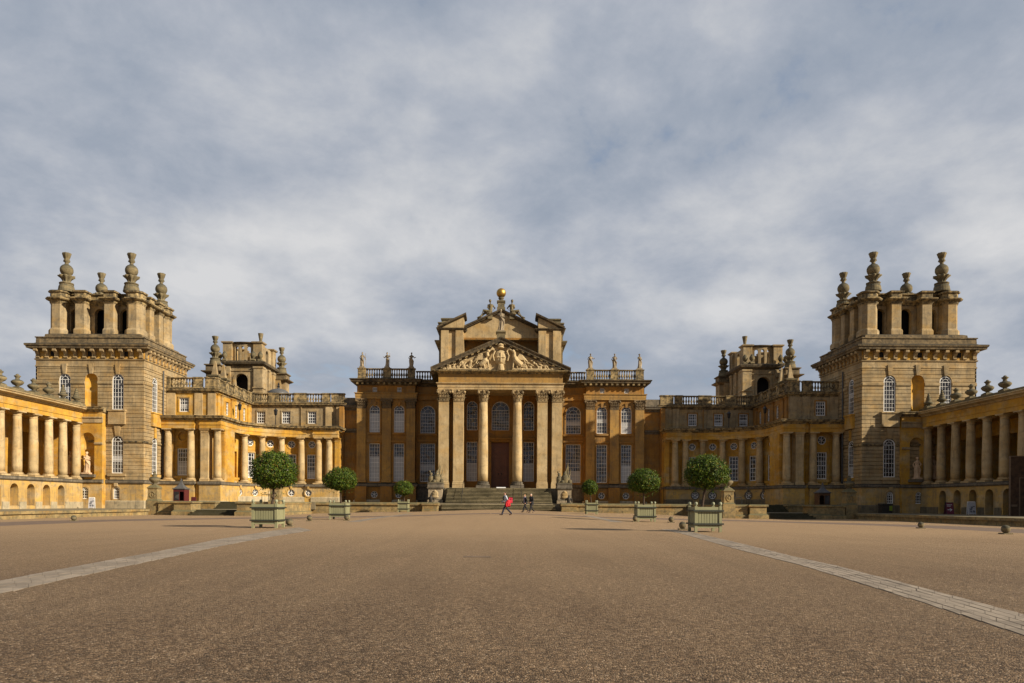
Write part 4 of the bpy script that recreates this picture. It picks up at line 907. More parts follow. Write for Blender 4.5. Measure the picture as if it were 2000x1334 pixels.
    r.lathe([(.3, 2.62), (.4, 2.68), (.4, 2.78), (.3, 2.82), (.42, 3.0), (.26, 3.16), (.08, 3.28)], 12, (0, -.12, 0), lambda t, z: 1 + .15 * math.sin(6 * t))
    for s in (-1, 1):
        X = lambda p: (s * p[0], p[1], p[2])
        r.box(min(s * 1.35, s * 2.6), max(s * 1.35, s * 2.6), -.3, .1, 0, .25)
        r.tube([X((2.5, -.15, .55)), X((2.2, -.2, .75)), X((1.8, -.25, 1.15)), X((1.6, -.25, 1.7)), X((1.62, -.28, 2.1)), X((1.4, -.3, 2.25))], [.32, .36, .34, .25, .2, .12], 8)
        r.ball(X((1.5, -.28, 2.25)), .22, 8); r.tube([X((1.6, -.28, 1.2)), X((1.5, -.32, .7)), X((1.45, -.32, .25))], [.16, .12, .1], 6); r.tube([X((2.2, -.25, .7)), X((1.95, -.3, .45)), X((2.0, -.3, .25))], [.2, .13, .1], 6)
        for k in range(6): r.tube([X((1.85, -.15, 1.3)), X((2.3 + .13 * k, -.15, 1.95 - .14 * k)), X((2.75 + .12 * k, -.1, 2.0 - .22 * k))], [.12, .1, .04], 5)
        r.tube([X((2.6, -.15, .5)), X((3.0, -.2, .9)), X((2.8, -.2, 1.2))], [.08, .07, .05], 5)
        for k in range(5): r.tube([X((.75, -.1, 2.2 + .1 * k)), X((1.0 + .07 * k, -.2, 2.75 - .1 * k)), X((1.25 + .08 * k, -.1, 2.5 - .12 * k))], .08, 5)
        for k in range(46):      # heaped arms, drums and flags filling the corners
            x = 2.7 + 4.4 * rnd.random() ** 1.1; zmax = max(.3, (8.1 - x) * .40 - .15); z = rnd.random() * zmax * .8 + .1
            q = rnd.random()
            if q < .35: r.ball(X((x, -.08, z)), .13 + .12 * rnd.random(), 8, (1, .7, 1))
            elif q < .75:
                a = .45 + rnd.random() * .7; L = .35 + .5 * rnd.random(); e = min(z + L * math.sin(a), zmax + .1); r.tube([X((x, -.1, z)), X((x - .5 * L * math.cos(a), -.16, (z + e) / 2)), X((x - L * math.cos(a), -.1, e))], [.05 + .06 * rnd.random(), .09, .05], 5)
            else: r.box(*sorted((s * x, s * (x + .3))), -.16, .05, z, z + .22)
        r.tube([X((2.6, -.1, .1)), X((7.0, -.08, .1))], [.14, .1], 6)
    me = remesh(r, .034, 1, .012); o = link('carved_relief', me, 'relief', root, (AX, 96.98 * KP, EYE + (19.30 - EYE) * KP), 0, 1.1)
    # gilded ball on its pedestal
    main_xf(KT)
    t = thing('ball_finial', 'gilded ball on a square stone pedestal at the top of the roof', 'finial', (0, 104.9, 29.4))
    b = MB(); b.ring(-.5, .5, 104.5, 105.5, [(.1, 29.4), (.1, 29.9), (0, 29.95), (0, 30.6), (.12, 30.7), (.12, 30.85), (-.05, 30.95)]); b.lathe([(.36, 30.95), (.3, 31.1), (.36, 31.25), (.42, 31.3), (.42, 31.4), (.3, 31.5)], 16, (0, 105, 0)); b.build('pedestal', 'grey', t)
    b = MB(); b.ball((0, 105, 32.1), .70, 24); b.build('ball', 'gold', t, smooth=True)
    # reclining figures on the gable
    def captive():
        m = MB()
        m.tube([(0, 0, .3), (.05, .02, .7), (.02, 0, 1.15)], [.26, .22, .27], 10); m.ball((.0, -.04, 1.55), .17, 10, (.9, 1, 1.1)); m.tube([(.02, 0, 1.2), (0, 0, 1.45)], .08, 6)
        m.tube([(.02, -.1, .3), (-.75, -.15, .42), (-1.05, -.18, -.25)], [.19, .15, .1], 8); m.tube([(.02, .1, .3), (-.6, .1, .2), (-1.45, .05, -.55)], [.19, .14, .09], 8); m.tube([(-1.05, -.18, -.25), (-1.5, -.2, -.42)], [.1, .06], 6)
        m.tube([(.25, .1, 1.1), (.55, .15, .75), (.3, .2, .5)], [.11, .08, .06], 6); m.tube([(-.2, -.1, 1.1), (-.3, -.12, .75), (.1, .2, .55)], [.11, .08, .06], 6); m.ball((-.1, 0, .1), .3, 8, (1.6, 1, .6))
        return remesh(m, .04, 1, .02)
    for s in (-1, 1):
        t = thing('statue', 'seated captive figure on the roof gable to the %s of the gilded ball' % ('left' if s < 0 else 'right'), 'statue', (s * 1.75, 104.9, 28.75), 'captive figures beside the gilded ball')
        o = inst('figure', ('capt',), captive, 'grey', t, (s * 1.6, 104.6, 28.85)); o.scale = (-s * 1.2, 1.2, 1.2)
        b = MB(); b.box(s * 1.6 - .35, s * 1.6 + .35, 104.4, 105.1, 28.2, 29.0); b.build('plinth', 'grey', t)
    main_xf(KP)
    b = MB(); b.ring(-.55, .55, 96.6, 97.6, [(0, 23.4), (0, 24.2), (.12, 24.35), (.12, 24.5), (0, 24.55)]); b.build('pedestal', 'grey', root)
    statue((0, 97.1, 24.5), 3, 3.0, 'tall draped goddess standing on the tip of the carved pediment', 'statue', group=None)
    XF = None; KS = 1.0
main_mid()
# pedestals with trophies of arms beside the steps
def trophy_mesh():
    m = MB(); m.lathe([(.3, 0), (.42, .2), (.45, .6), (.38, .95), (.2, 1.08)], 14, (.12, 0, 0)); m.ball((.12, -.05, 1.2), .24, 10); m.ball((.12, 0, 1.45), .14, 8, (.5, 1, 1))
    m.lathe([(.2, 0), (.34, .15), (.36, .5), (.3, .85), (.12, .95)], 12, (-.62, 0, 0)); m.ball((-.62, 0, 1.15), .2, 8); m.tube([(-.62, 0, 1.2), (-.8, 0, 1.5), (-.5, .02, 1.6)], [.09, .12, .07], 6)
    for x0, x1, z1, rr in ((.2, .55, 2.75, .07), (.35, .62, 2.3, .1), (.6, .9, 1.9, .06), (-.1, .45, 2.2, .12), (.5, .72, 1.2, .16), (-.3, -.1, 1.3, .12)): m.tube([(x0, .15, .1), ((x0 + x1) / 2, .12, z1 * .6), (x1, .1, z1)], [rr * 1.3, rr * 1.2, .03], 6)
    m.ball((.75, -.15, .25), .28, 8, (1, .6, 1)); m.ball((-.2, -.3, .2), .25, 8); m.box(-1, 1, -.45, .45, -.1, .08)
    return remesh(m, .032, 1, .02)
def trophies(s):
    x0, x1, y0, y1 = -8.95, -7.25, 89.6, 92.0
    xs = -.25 * s; x0 += xs; x1 += xs
    t = thing('trophy_pedestal', 'pale carved pedestal at the %s side of the grand steps' % LR(s), 'pedestal', ((x0 + x1) / 2, 90.8, UPT), 'trophy pedestals by the grand steps')
    b = MB(); b.ring(x0, x1, y0, y1, [(.12, UPT - .05), (.12, 1.7), (.02, 1.8), (0, 1.85), (0, 3.05)]); b.build('die', 'statue', t)
    b = MB(); b.ring(x0, x1, y0, y1, [(0, 3.05), (.12, 3.12), (.16, 3.25), (.1, 3.3), (.06, 3.6), (.12, 3.75), (.05, 3.85)]); b.build('cap', 'band', t)
    b = MB(); b.ball(((x0 + x1) / 2, y0 - .02, 2.45), .42, 10, (1, .3, 1.05)); b.ball(((x0 + x1) / 2, y0 - .08, 2.75), .2, 8, (1, .4, 1)); b.ball(((x0 + x1) / 2, y0 - .02, 2.1), .45, 8, (1.05, .3, .5)); b.build('carved_crest', 'pale', t, smooth=True)
    t2 = thing('trophy_statue', 'carved trophy of armour, flags and spears on the %s step pedestal' % LR(s), 'statue', ((x0 + x1) / 2, 90.7, 3.85), 'trophies of arms')
    o = inst('figure', ('trophy',), trophy_mesh, 'grey', t2, ((x0 + x1) / 2, 90.7, 3.85)); o.scale = (1, 1, 1)
    b = MB(); b.box((x0 + x1) / 2 - .8, (x0 + x1) / 2 + .8, 90.1, 91.3, 3.84, 3.95); b.build('plinth', 'grey', t2)
    x0, x1 = -9.2 + xs, -7.4 + xs
    p = thing('stone_pedestal', 'low square block at the foot of the grand steps on the %s' % LR(s), 'pedestal', ((x0 + x1) / 2, 86.4, .3), 'low blocks at the foot of the grand steps')
    b = MB(); b.ring(x0, x1, 85.4, 87.3, [(.05, .1), (.05, .5), (0, .55), (0, .98)]); b.build('die', 'wall', p)
    b = MB(); b.ring(x0, x1, 85.4, 87.3, [(0, .98), (.1, 1.05), (.12, 1.25), (.04, 1.38)]); b.build('cap', 'wall', p)
    f = thing('small_sculpture', 'small dark eagle sculpture on the low block %s of the grand steps' % LR(s), 'statue', ((x0 + x1) / 2, 86.3, 1.37), 'small sculptures at the foot of the grand steps')
    def eagle():
        m = MB(); m.tube([(0, 0, 0), (0, 0, .5), (.03, -.05, .8)], [.2, .24, .1], 8); m.ball((.03, -.1, .88), .1, 8); m.tube([(.1, 0, .6), (.35, .02, .5), (.4, .05, .05)], [.08, .12, .06], 6); m.tube([(-.1, 0, .6), (-.35, .02, .5), (-.42, .05, .05)], [.08, .12, .06], 6); m.box(-.3, .3, -.2, .2, -.03, .06); return remesh(m, .035, 1, .015)
    inst('figure', ('eagle',), eagle, 'bin', f, ((x0 + x1) / 2, 86.3, 1.39))
both(trophies)
# ------------------------------------------------------------------ corner towers of the court
def tower_xf():
    global XF
    if SIDE < 0: XF = lambda x, y, z: (-42.5 + (x + 42.5) * 1.05, y - .3, 1.0 + (z - 1.0) * 1.022)
def tower(s):
    global XF
    tower_xf(); where = 'sunlit left' if s > 0 else 'half-shaded right'
    root = thing('corner_tower', w_(s, 'rusticated stone tower with an open lantern at the left end of the court', 'rusticated stone tower with an open lantern at the right end of the court'), 'tower', (-48.9, 91.4, LOWT), 'corner towers of the court')
    Ff, Fe, Fw, Fb = front(-55.35, 85), east(-42.5, 85), west(-55.35, 96.2), back(-42.5, 96.2); W = 12.85; D = 11.2; CO = (3.75, .44)
    lo = [(9.75, 1.36, 4.6, 9.1, 'a')]; up = [(9.75, 1.36, 12.15, 16.4, 'a'), (3.45, 1.36, 12.15, 16.4, 'a')]; ni = [(6.6, 1.5, 12.0, 16.45, 'n')]; sm_ = [(6.25, .75, 1.55, 2.95, 'a'), (9.65, .75, 1.55, 2.95, 'a')]
    nb = MB(Ff); mb = MB(Ff); wall(mb, 0, W, 3.55, 17.2, lo + up + ni, .35, CO, niche_mb=nb); mb.build('wall', 'tower', root); nb.build('niche', 'ochre', root)
    mb = MB(Ff); wall(mb, 0, W, LOWT - .1, 3.5, sm_, .35); mb.build('basement_wall', 'base', root)
    elo = [(2.7, 1.36, 4.6, 9.1, 'a'), (7.5, 1.36, 4.6, 9.1, 'a')]; eup = [(2.7, 1.36, 12.15, 16.4, 'a')]
    mb = MB(Fe); wall(mb, 0, D, 3.55, 17.2, elo[:1] + eup, .35, CO); mb.build('wall', 'tower', root)
    mb = MB(Fe); wall(mb, 0, D, LOWT - .1, 3.5, [], .35); mb.build('basement_wall', 'base', root)
    mb = MB(); mb.box(-55.35, -55.2, 85, 96.2, 0, 17.2); mb.box(-55.2, -42.6, 96.0, 96.2, 0, 17.2); mb.build('wall', 'tower', root)
    for q in lo + up: window(root, Ff, *q, 4, 7, bar=.03, fr=.1)
    for q in sm_: window(root, Ff, *q, 3, 3, fr=.1, bar=.04)
    for q in elo[:1] + eup: window(root, Fe, *q, 4, 7, rot=R(90), fr=.1, bar=.03)
    tr = MB(Ff)
    for u, w, a, b_, k in lo: tr.box(u - .98, u + .98, 0, .32, 10.4, 11.95); tr.box(u - 1.05, u + 1.05, 0, .42, 11.95, 12.12)
    for u, w, a, b_, k in lo + up + ni:
        t = .38 if a < 10 else .3
        tr.loft([[(u - t * .6, 0, b_ - .05), (u + t * .6, 0, b_ - .05), (u + t * .6, .12, b_ - .05), (u - t * .6, .12, b_ - .05)], [(u - t, 0, b_ + 1.15), (u + t, 0, b_ + 1.15), (u + t, .16, b_ + 1.15), (u - t, .16, b_ + 1.15)]])
    for u, w, a, b_, k in lo: tr.box(u - 1.05, u + 1.05, 0, .3, a - .35, a - .03); tr.box(u - .8, u + .8, 0, .18, a - .75, a - .35)
    for u, w, a, b_, k in sm_: surround(tr, u, w, a, b_, 'a', .16, .08); tr.box(u - .2, u + .2, 0, .2, b_ + .1, b_ + .5)
    tr.build('window_surround', 'tower', root)
    tr = MB(Fe)
    for u, w, a, b_, k in elo[:1]: tr.box(u - .98, u + .98, 0, .3, 10.4, 11.95); tr.box(u - 1.05, u + 1.05, 0, .4, 11.95, 12.12); tr.box(u - 1.05, u + 1.05, 0, .3, a - .35, a - .03); tr.box(u - .2, u + .2, 0, .14, 9.0, 10.3)
    tr.build('window_surround', 'ochre', root)
    def ringb(nm, mat, prof): b = MB(); b.ring(-55.35, -42.5, 85, 96.2, prof, False); b.build(nm, mat, root)
    ringb('plinth_band', 'band', [(0, 3.38), (.14, 3.42), (.18, 3.55), (.18, 3.72), (.1, 3.8), (0, 3.84)])
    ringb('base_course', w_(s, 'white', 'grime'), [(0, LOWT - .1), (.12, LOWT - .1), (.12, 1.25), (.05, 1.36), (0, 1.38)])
    # string courses broken by the openings
    for Fq, ops, L, z0, z1 in ((Ff, lo, W, 8.22, 8.5), (Ff, up + ni, W, 15.15, 15.55), (Fe, elo[:1], D, 8.22, 8.5), (Fe, eup, D, 15.15, 15.55)):
        b = MB(Fq); cur = 0
        for u, w, *_ in sorted(ops): b.sweep(cur, u - w / 2 - .02, [(-.02, z0), (.07, z0), (.12, z0 + .1), (.12, z1 - .05), (-.02, z1)]); cur = u + w / 2 + .02
        b.sweep(cur, L, [(-.02, z0), (.07, z0), (.12, z0 + .1), (.12, z1 - .05), (-.02, z1)]); b.build('string_course', 'cornice' if z0 < 10 else 'tower', root)
    ringb('frieze', 'tower', [(0, 17.18), (.06, 17.22), (.06, 17.36), (0, 17.4), (0, 17.95), (.1, 18.0), (.14, 18.12), (.05, 18.18)])
    ringb('bracket_frieze', 'ochre', [(.02, 18.16), (.02, 19.25)])
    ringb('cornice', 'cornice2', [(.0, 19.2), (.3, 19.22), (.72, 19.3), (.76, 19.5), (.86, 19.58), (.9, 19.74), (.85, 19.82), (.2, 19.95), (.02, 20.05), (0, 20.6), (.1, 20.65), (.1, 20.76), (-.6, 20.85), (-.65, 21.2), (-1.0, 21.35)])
    b = MB(); b.box(-54.4, -43.45, 86, 95.3, 20.5, 21.32); b.build('roof', 'slate', root)
    k = ('bracket',)
    def brk():
        m = MB(); pr = [(0, 0), (-.16, .0), (-.2, .1), (-.16, .22), (-.2, .42), (-.42, .72), (-.68, .84), (-.7, 1.02), (0, 1.02)]
        m.loft([[(x, y, z) for y, z in pr] for x in (-.2, .2)]); m.tube([(-.22, -.14, .12), (.22, -.14, .12)], .12, 8); m.tube([(-.22, -.56, .84), (.22, -.56, .84)], .14, 8); return m
    for j in range(12): inst('cornice_bracket', k, brk, 'tower', root, Ff(.3 + j * (W - .6) / 11, 0, 18.2))
    for j in range(12): inst('cornice_bracket', k, brk, 'ochre' if False else 'tower', root, Fe(.3 + j * (D - .6) / 11, 0, 18.2), R(90))
    for u in (2.0, 6.4, 10.7): b = MB(Ff); b.box(u - .25, u + .25, .0, .04, 18.45, 19.05); b.build('vent', 'dark', root)
    b = MB(Fe); b.tube([(4.6, .12, LOWT), (4.6, .12, 17.6)], .09, 8); b.build('drainpipe', 'lead', root)
    # open lantern
    cx, cy, hx, hy, z0, z1 = w_(s, -49.15, -48.7), 90.6, 5.5, 4.4, 21.3, 25.15
    piers = [(sx * (hx - .9), sy * (hy - .9), .9) for sx in (-1, 1) for sy in (-1, 1)] + [(sx * 1.75, sy * (hy - .62), .6) for sx in (-1, 1) for sy in (-1, 1)] + [(sx * (hx - .6), sy * 1.2, .52) for sx in (-1, 1) for sy in (-1, 1)]
    def octo(e, c): return [(-e, -e + c), (-e + c, -e), (e - c, -e), (e, -e + c), (e, e - c), (e - c, e), (-e + c, e), (-e, e - c)]
    for i, (px, py, e) in enumerate(piers):
        c = .42 if e > .7 else .05
        def mk(e=e, c=c):
            m = MB(); m.loft([[(x * f, y * f, z) for x, y in octo(e, c)] for f, z in ((1.22, 0), (1.22, .55), (1.12, .72), (1.02, .8), (1, .85), (1, 3.7), (1.04, 3.72), (1.04, 3.85))]); return m
        o = inst('lantern_pier', ('lp', e), mk, 'pale', root, (cx + px, cy + py, z0))
        def en(e=e, c=c):
            m = MB(); m.loft([[(x * (e + d) / e, y * (e + d) / e, z) for x, y in octo(e, c)] for d, z in ((.06, 3.8), (.12, 3.95), (.12, 4.05), (.4, 4.2), (.5, 4.32), (.5, 4.42), (.06, 4.5), (.06, 5.05), (.22, 5.12), (.26, 5.28), (.1, 5.36))]); return m
        sub('entablature', ('le', e), en, 'cornice', o)
    Lf, Le, Lb, Lw = front(cx - hx, cy - hy + 1.3), east(cx + hx - 1.3, cy - hy), back(cx + hx, cy + hy - 1.3), west(cx - hx + 1.3, cy + hy)
    for Fq, L, ops in ((Lf, 2 * hx, [(hx, 1.25, z0 + .05, 24.75, 'a'), (hx - 3.0, 1.05, z0 + .05, 24.7, 'a'), (hx + 3.0, 1.05, z0 + .05, 24.7, 'a')]), (Lb, 2 * hx, [(hx, 1.25, z0 + .05, 24.75, 'a')]),
                       (Le, 2 * hy, [(hy, .95, z0 + .05, 24.5, 'a')]), (Lw, 2 * hy, [(hy, .95, z0 + .05, 24.5, 'a')])):
        mb = MB(Fq); wall(mb, 1.3, L - 1.3, z0, z1 + 1.3, ops, .5)
        for u, w, a, b_, kk in ops: surround(mb, u, w, a, b_, 'a', .14, .07); mb.box(u - w / 2 - .3, u - w / 2, 0, .12, b_ - w / 2 - .12, b_ - w / 2 + .06); mb.box(u + w / 2, u + w / 2 + .3, 0, .12, b_ - w / 2 - .12, b_ - w / 2 + .06)
        mb.build('lantern_wall', 'pale', root)
    b = MB(); b.ring(cx - hx + 1.3, cx + hx - 1.3, cy - hy + 1.3, cy + hy - 1.3, [(.02, 25.05), (.1, 25.2), (.35, 25.45), (.45, 25.6), (.45, 25.72), (.02, 25.8), (.02, 26.3), (.2, 26.4), (.22, 26.52), (.02, 26.6)]); b.build('lantern_cornice', 'cornice', root)
    b = MB(); b.box(cx - hx + 1.6, cx + hx - 1.6, cy - hy + 1.6, cy + hy - 1.6, 24.9, 25.1); b.build('lantern_floor', 'dark', root)
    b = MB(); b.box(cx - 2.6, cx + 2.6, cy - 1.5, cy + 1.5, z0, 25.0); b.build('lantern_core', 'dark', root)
    # chimney torches on the corner piers
    T = [(-1, -1, 'front outer'), (1, -1, 'front inner'), (-1, 1, 'rear outer'), (1, 1, 'rear inner')]
    for sx, sy, nm in T: torch((cx + sx * (hx - 1.55), cy + sy * (hy - .9) + (.1 if sy < 0 else .7), z0 + 5.36), 4.75 if sy < 0 else 4.75, 'tall stone torch finial on the %s pier of the %s tower' % (nm, LR(s)))
    XF = None
both(tower)

# ------------------------------------------------------------------ colonnades at the sides of the court
def colonnade(s):
    root = thing('colonnade', 'doric colonnade over an arcaded basement, in ' + w_(s, 'bright sun at the far left', 'deep shade at the far right'), 'colonnade', (-51, 76, LOWT), 'side colonnades')
    Y0, Y1 = 59.5, 84.4; Fe = east(-49.25, Y0); L = Y1 - Y0
    ar = [(84 - 2.56 * k - Y0 - 1.28 - 2.7, 1.25, LOWT + .35 if s > 0 else LOWT, 3.05, 'a') for k in range(8)]; ar = [a for a in ar if a[0] > 1]
    mb = MB(Fe); wall(mb, 0, L, LOWT - .1, 3.4, ar, .9 if s > 0 else 1.6)
    for q in ar: surround(mb, *q, t=.13, d=.05)
    mb.build('basement_wall', 'base', root)
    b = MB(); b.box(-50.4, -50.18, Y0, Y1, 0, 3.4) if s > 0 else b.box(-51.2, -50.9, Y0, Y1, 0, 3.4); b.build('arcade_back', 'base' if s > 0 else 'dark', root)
    b = MB(Fe); cur = 0
    for u, w, *_ in sorted(ar): b.box(cur, u - w / 2 - .14, 0, .1, LOWT - .1, 1.2); cur = u + w / 2 + .14
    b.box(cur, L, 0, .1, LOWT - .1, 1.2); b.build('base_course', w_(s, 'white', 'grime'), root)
    b = MB(Fe); b.sweep(0, L, [(-.2, 3.38), (.1, 3.4), (.2, 3.5), (.2, 3.72), (.1, 3.8), (-.2, 3.82)]); b.build('plinth_band', 'band', root)
    b = MB(); b.box(-56, -49.3, Y0, Y1, 3.5, 3.78); b.build('floor', 'pave', root)
    for k in range(10): column(root, (-49.85, 83.9 - 2.56 * k, 3.8), .47, 6.7, 'doric', .42, .5)
    mb = MB(east(-53.4, Y0)); cu = [83.9 - 2.56 * k - Y0 for k in range(10)]
    dk = [(cu[k] + 1.28 - 2.56, 1.5, 3.85, 9.0, 'r') for k in ((1, 3) if s > 0 else (0, 1, 2, 3, 4))]
    wall(mb, 0, L, 3.75, 10.6, dk, 1.0); mb.build('back_wall', 'ochre', root)
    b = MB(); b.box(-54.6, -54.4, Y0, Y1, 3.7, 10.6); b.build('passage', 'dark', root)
    for k in range(10): pilaster(root, (-53.4, 83.9 - 2.56 * k, 3.8), .8, .2, 6.7, 'doric', .4, .5, 'ochre', rot=R(90))
    b = MB(); b.box(-56, -49.45, Y0 - .3, Y0 + .02, LOWT - .1, 12.25); b.build('end_wall', 'pale', root)
    # end wall with its niche, and the niche bay on the tower
    nb = MB(front(-53.4, 84.4)); mb = MB(front(-53.4, 84.4)); wall(mb, 0, 3.6, 3.75, 10.6, [(2.7, 1.15, 4.5, 9.6, 'n')], .5, niche_mb=nb); mb.box(.9, 3.3, 0, .14, 7.9, 8.1) if False else None; mb.build('end_wall', 'ochre', root); nb.build('niche', 'ochre', root)
    F = front(-50, 84.2); ni = (1.3, 1.62, 4.45, 9.35, 'n')
    nb = MB(F); mb = MB(F); wall(mb, 0, 3.0, 3.75, 12.0, [ni], .5, niche_mb=nb); mb.box(3.0, 3.02, -.8, 0, LOWT, 12.0); mb.build('end_wall', 'ochre', root); nb.build('niche', 'ochre', root)
    b = MB(F); wall(b, 0, 3.0, LOWT - .1, 3.75, [(1.05, .78, 1.55, 2.95, 'a')], .3); surround(b, 1.05, .78, 1.55, 2.95, 'a', .16, .06); b.build('basement_wall', 'base', root); window(root, F, 1.05, .78, 1.55, 2.95, 'a', 3, 3, fr=.1, bar=.04)
    b = MB(F); b.sweep(-.0, 3.1, [(-.2, 3.36), (.1, 3.4), (.2, 3.5), (.2, 3.74), (.1, 3.82), (-.2, 3.85)]); b.box(.3, 2.3, 0, .4, 4.1, 4.42); b.build('plinth_band', 'band', root)
    b = MB(F); b.sweep(-.0, .48, [(0, 7.9), (.12, 7.95), (.15, 8.15), (0, 8.2)]); b.sweep(2.12, 3.05, [(0, 7.9), (.12, 7.95), (.15, 8.15), (0, 8.2)]); b.sweep(.0, 3.1, [(0, 10.5), (.1, 10.5), (.1, 11.0), (.2, 11.05), (.2, 11.15), (0, 11.2)]); b.build('string_course', 'pale', root)
    b = MB(F); b.sweep(-.6, 3.2, cornprof(11.75, 12.35, .5, -1.0)); b.build('cornice', 'cornice', root)
    b = MB(); b.box(-50.4, -49.3, Y0, Y1, 10.5, 11.72); b.box(-49.5, -49.24, Y0, Y1, 10.95, 11.05) ; b.build('architrave', 'ochre', root)
    b = MB(); b.box(-56, -50.4, Y0, Y1, 10.5, 12.3); b.build('ceiling', 'ochre', root)
    b = MB(Fe); b.sweep(0, L, cornprof(11.7, 12.3, .75, -1.0)); b.build('cornice', 'column', root)
    b = MB(); b.box(-51.2, -49.4, Y0, Y1 + .6, 12.28, 12.72); b.box(-56, -51.2, Y0, Y1, 12.25, 12.5); b.build('parapet', 'grey', root)
    for k in range(6):
        y = 84.2 - 2.56 * k
        place = ('nearest the tower', 'second from the tower', 'third from the tower', 'fourth from the tower', 'fifth from the tower', 'sixth from the tower')[k]
        urn((-50.05, y, 12.72), '%s on the %s colonnade roof, %s' % (('tapering carved urn', 'round covered urn')[k > 1], LR(s), place), 1 if k < 2 else 0)
    statue((-50.72, 84.2, 4.46), 2 if s > 0 else 3, 2.55, w_(s, 'bright draped statue in the niche behind the left colonnade columns', 'dim draped statue in the niche behind the right colonnade columns'), 'pinkstatue', group='niche statues')
    statue((-48.7, 84.1, 4.44), 3 if s > 0 else 0, 2.45, w_(s, 'pale draped statue in the sunlit arched niche beside the left tower window', 'pale draped statue in the shaded arched niche beside the right tower window'), 'pinkstatue', group='niche statues')
both(colonnade)

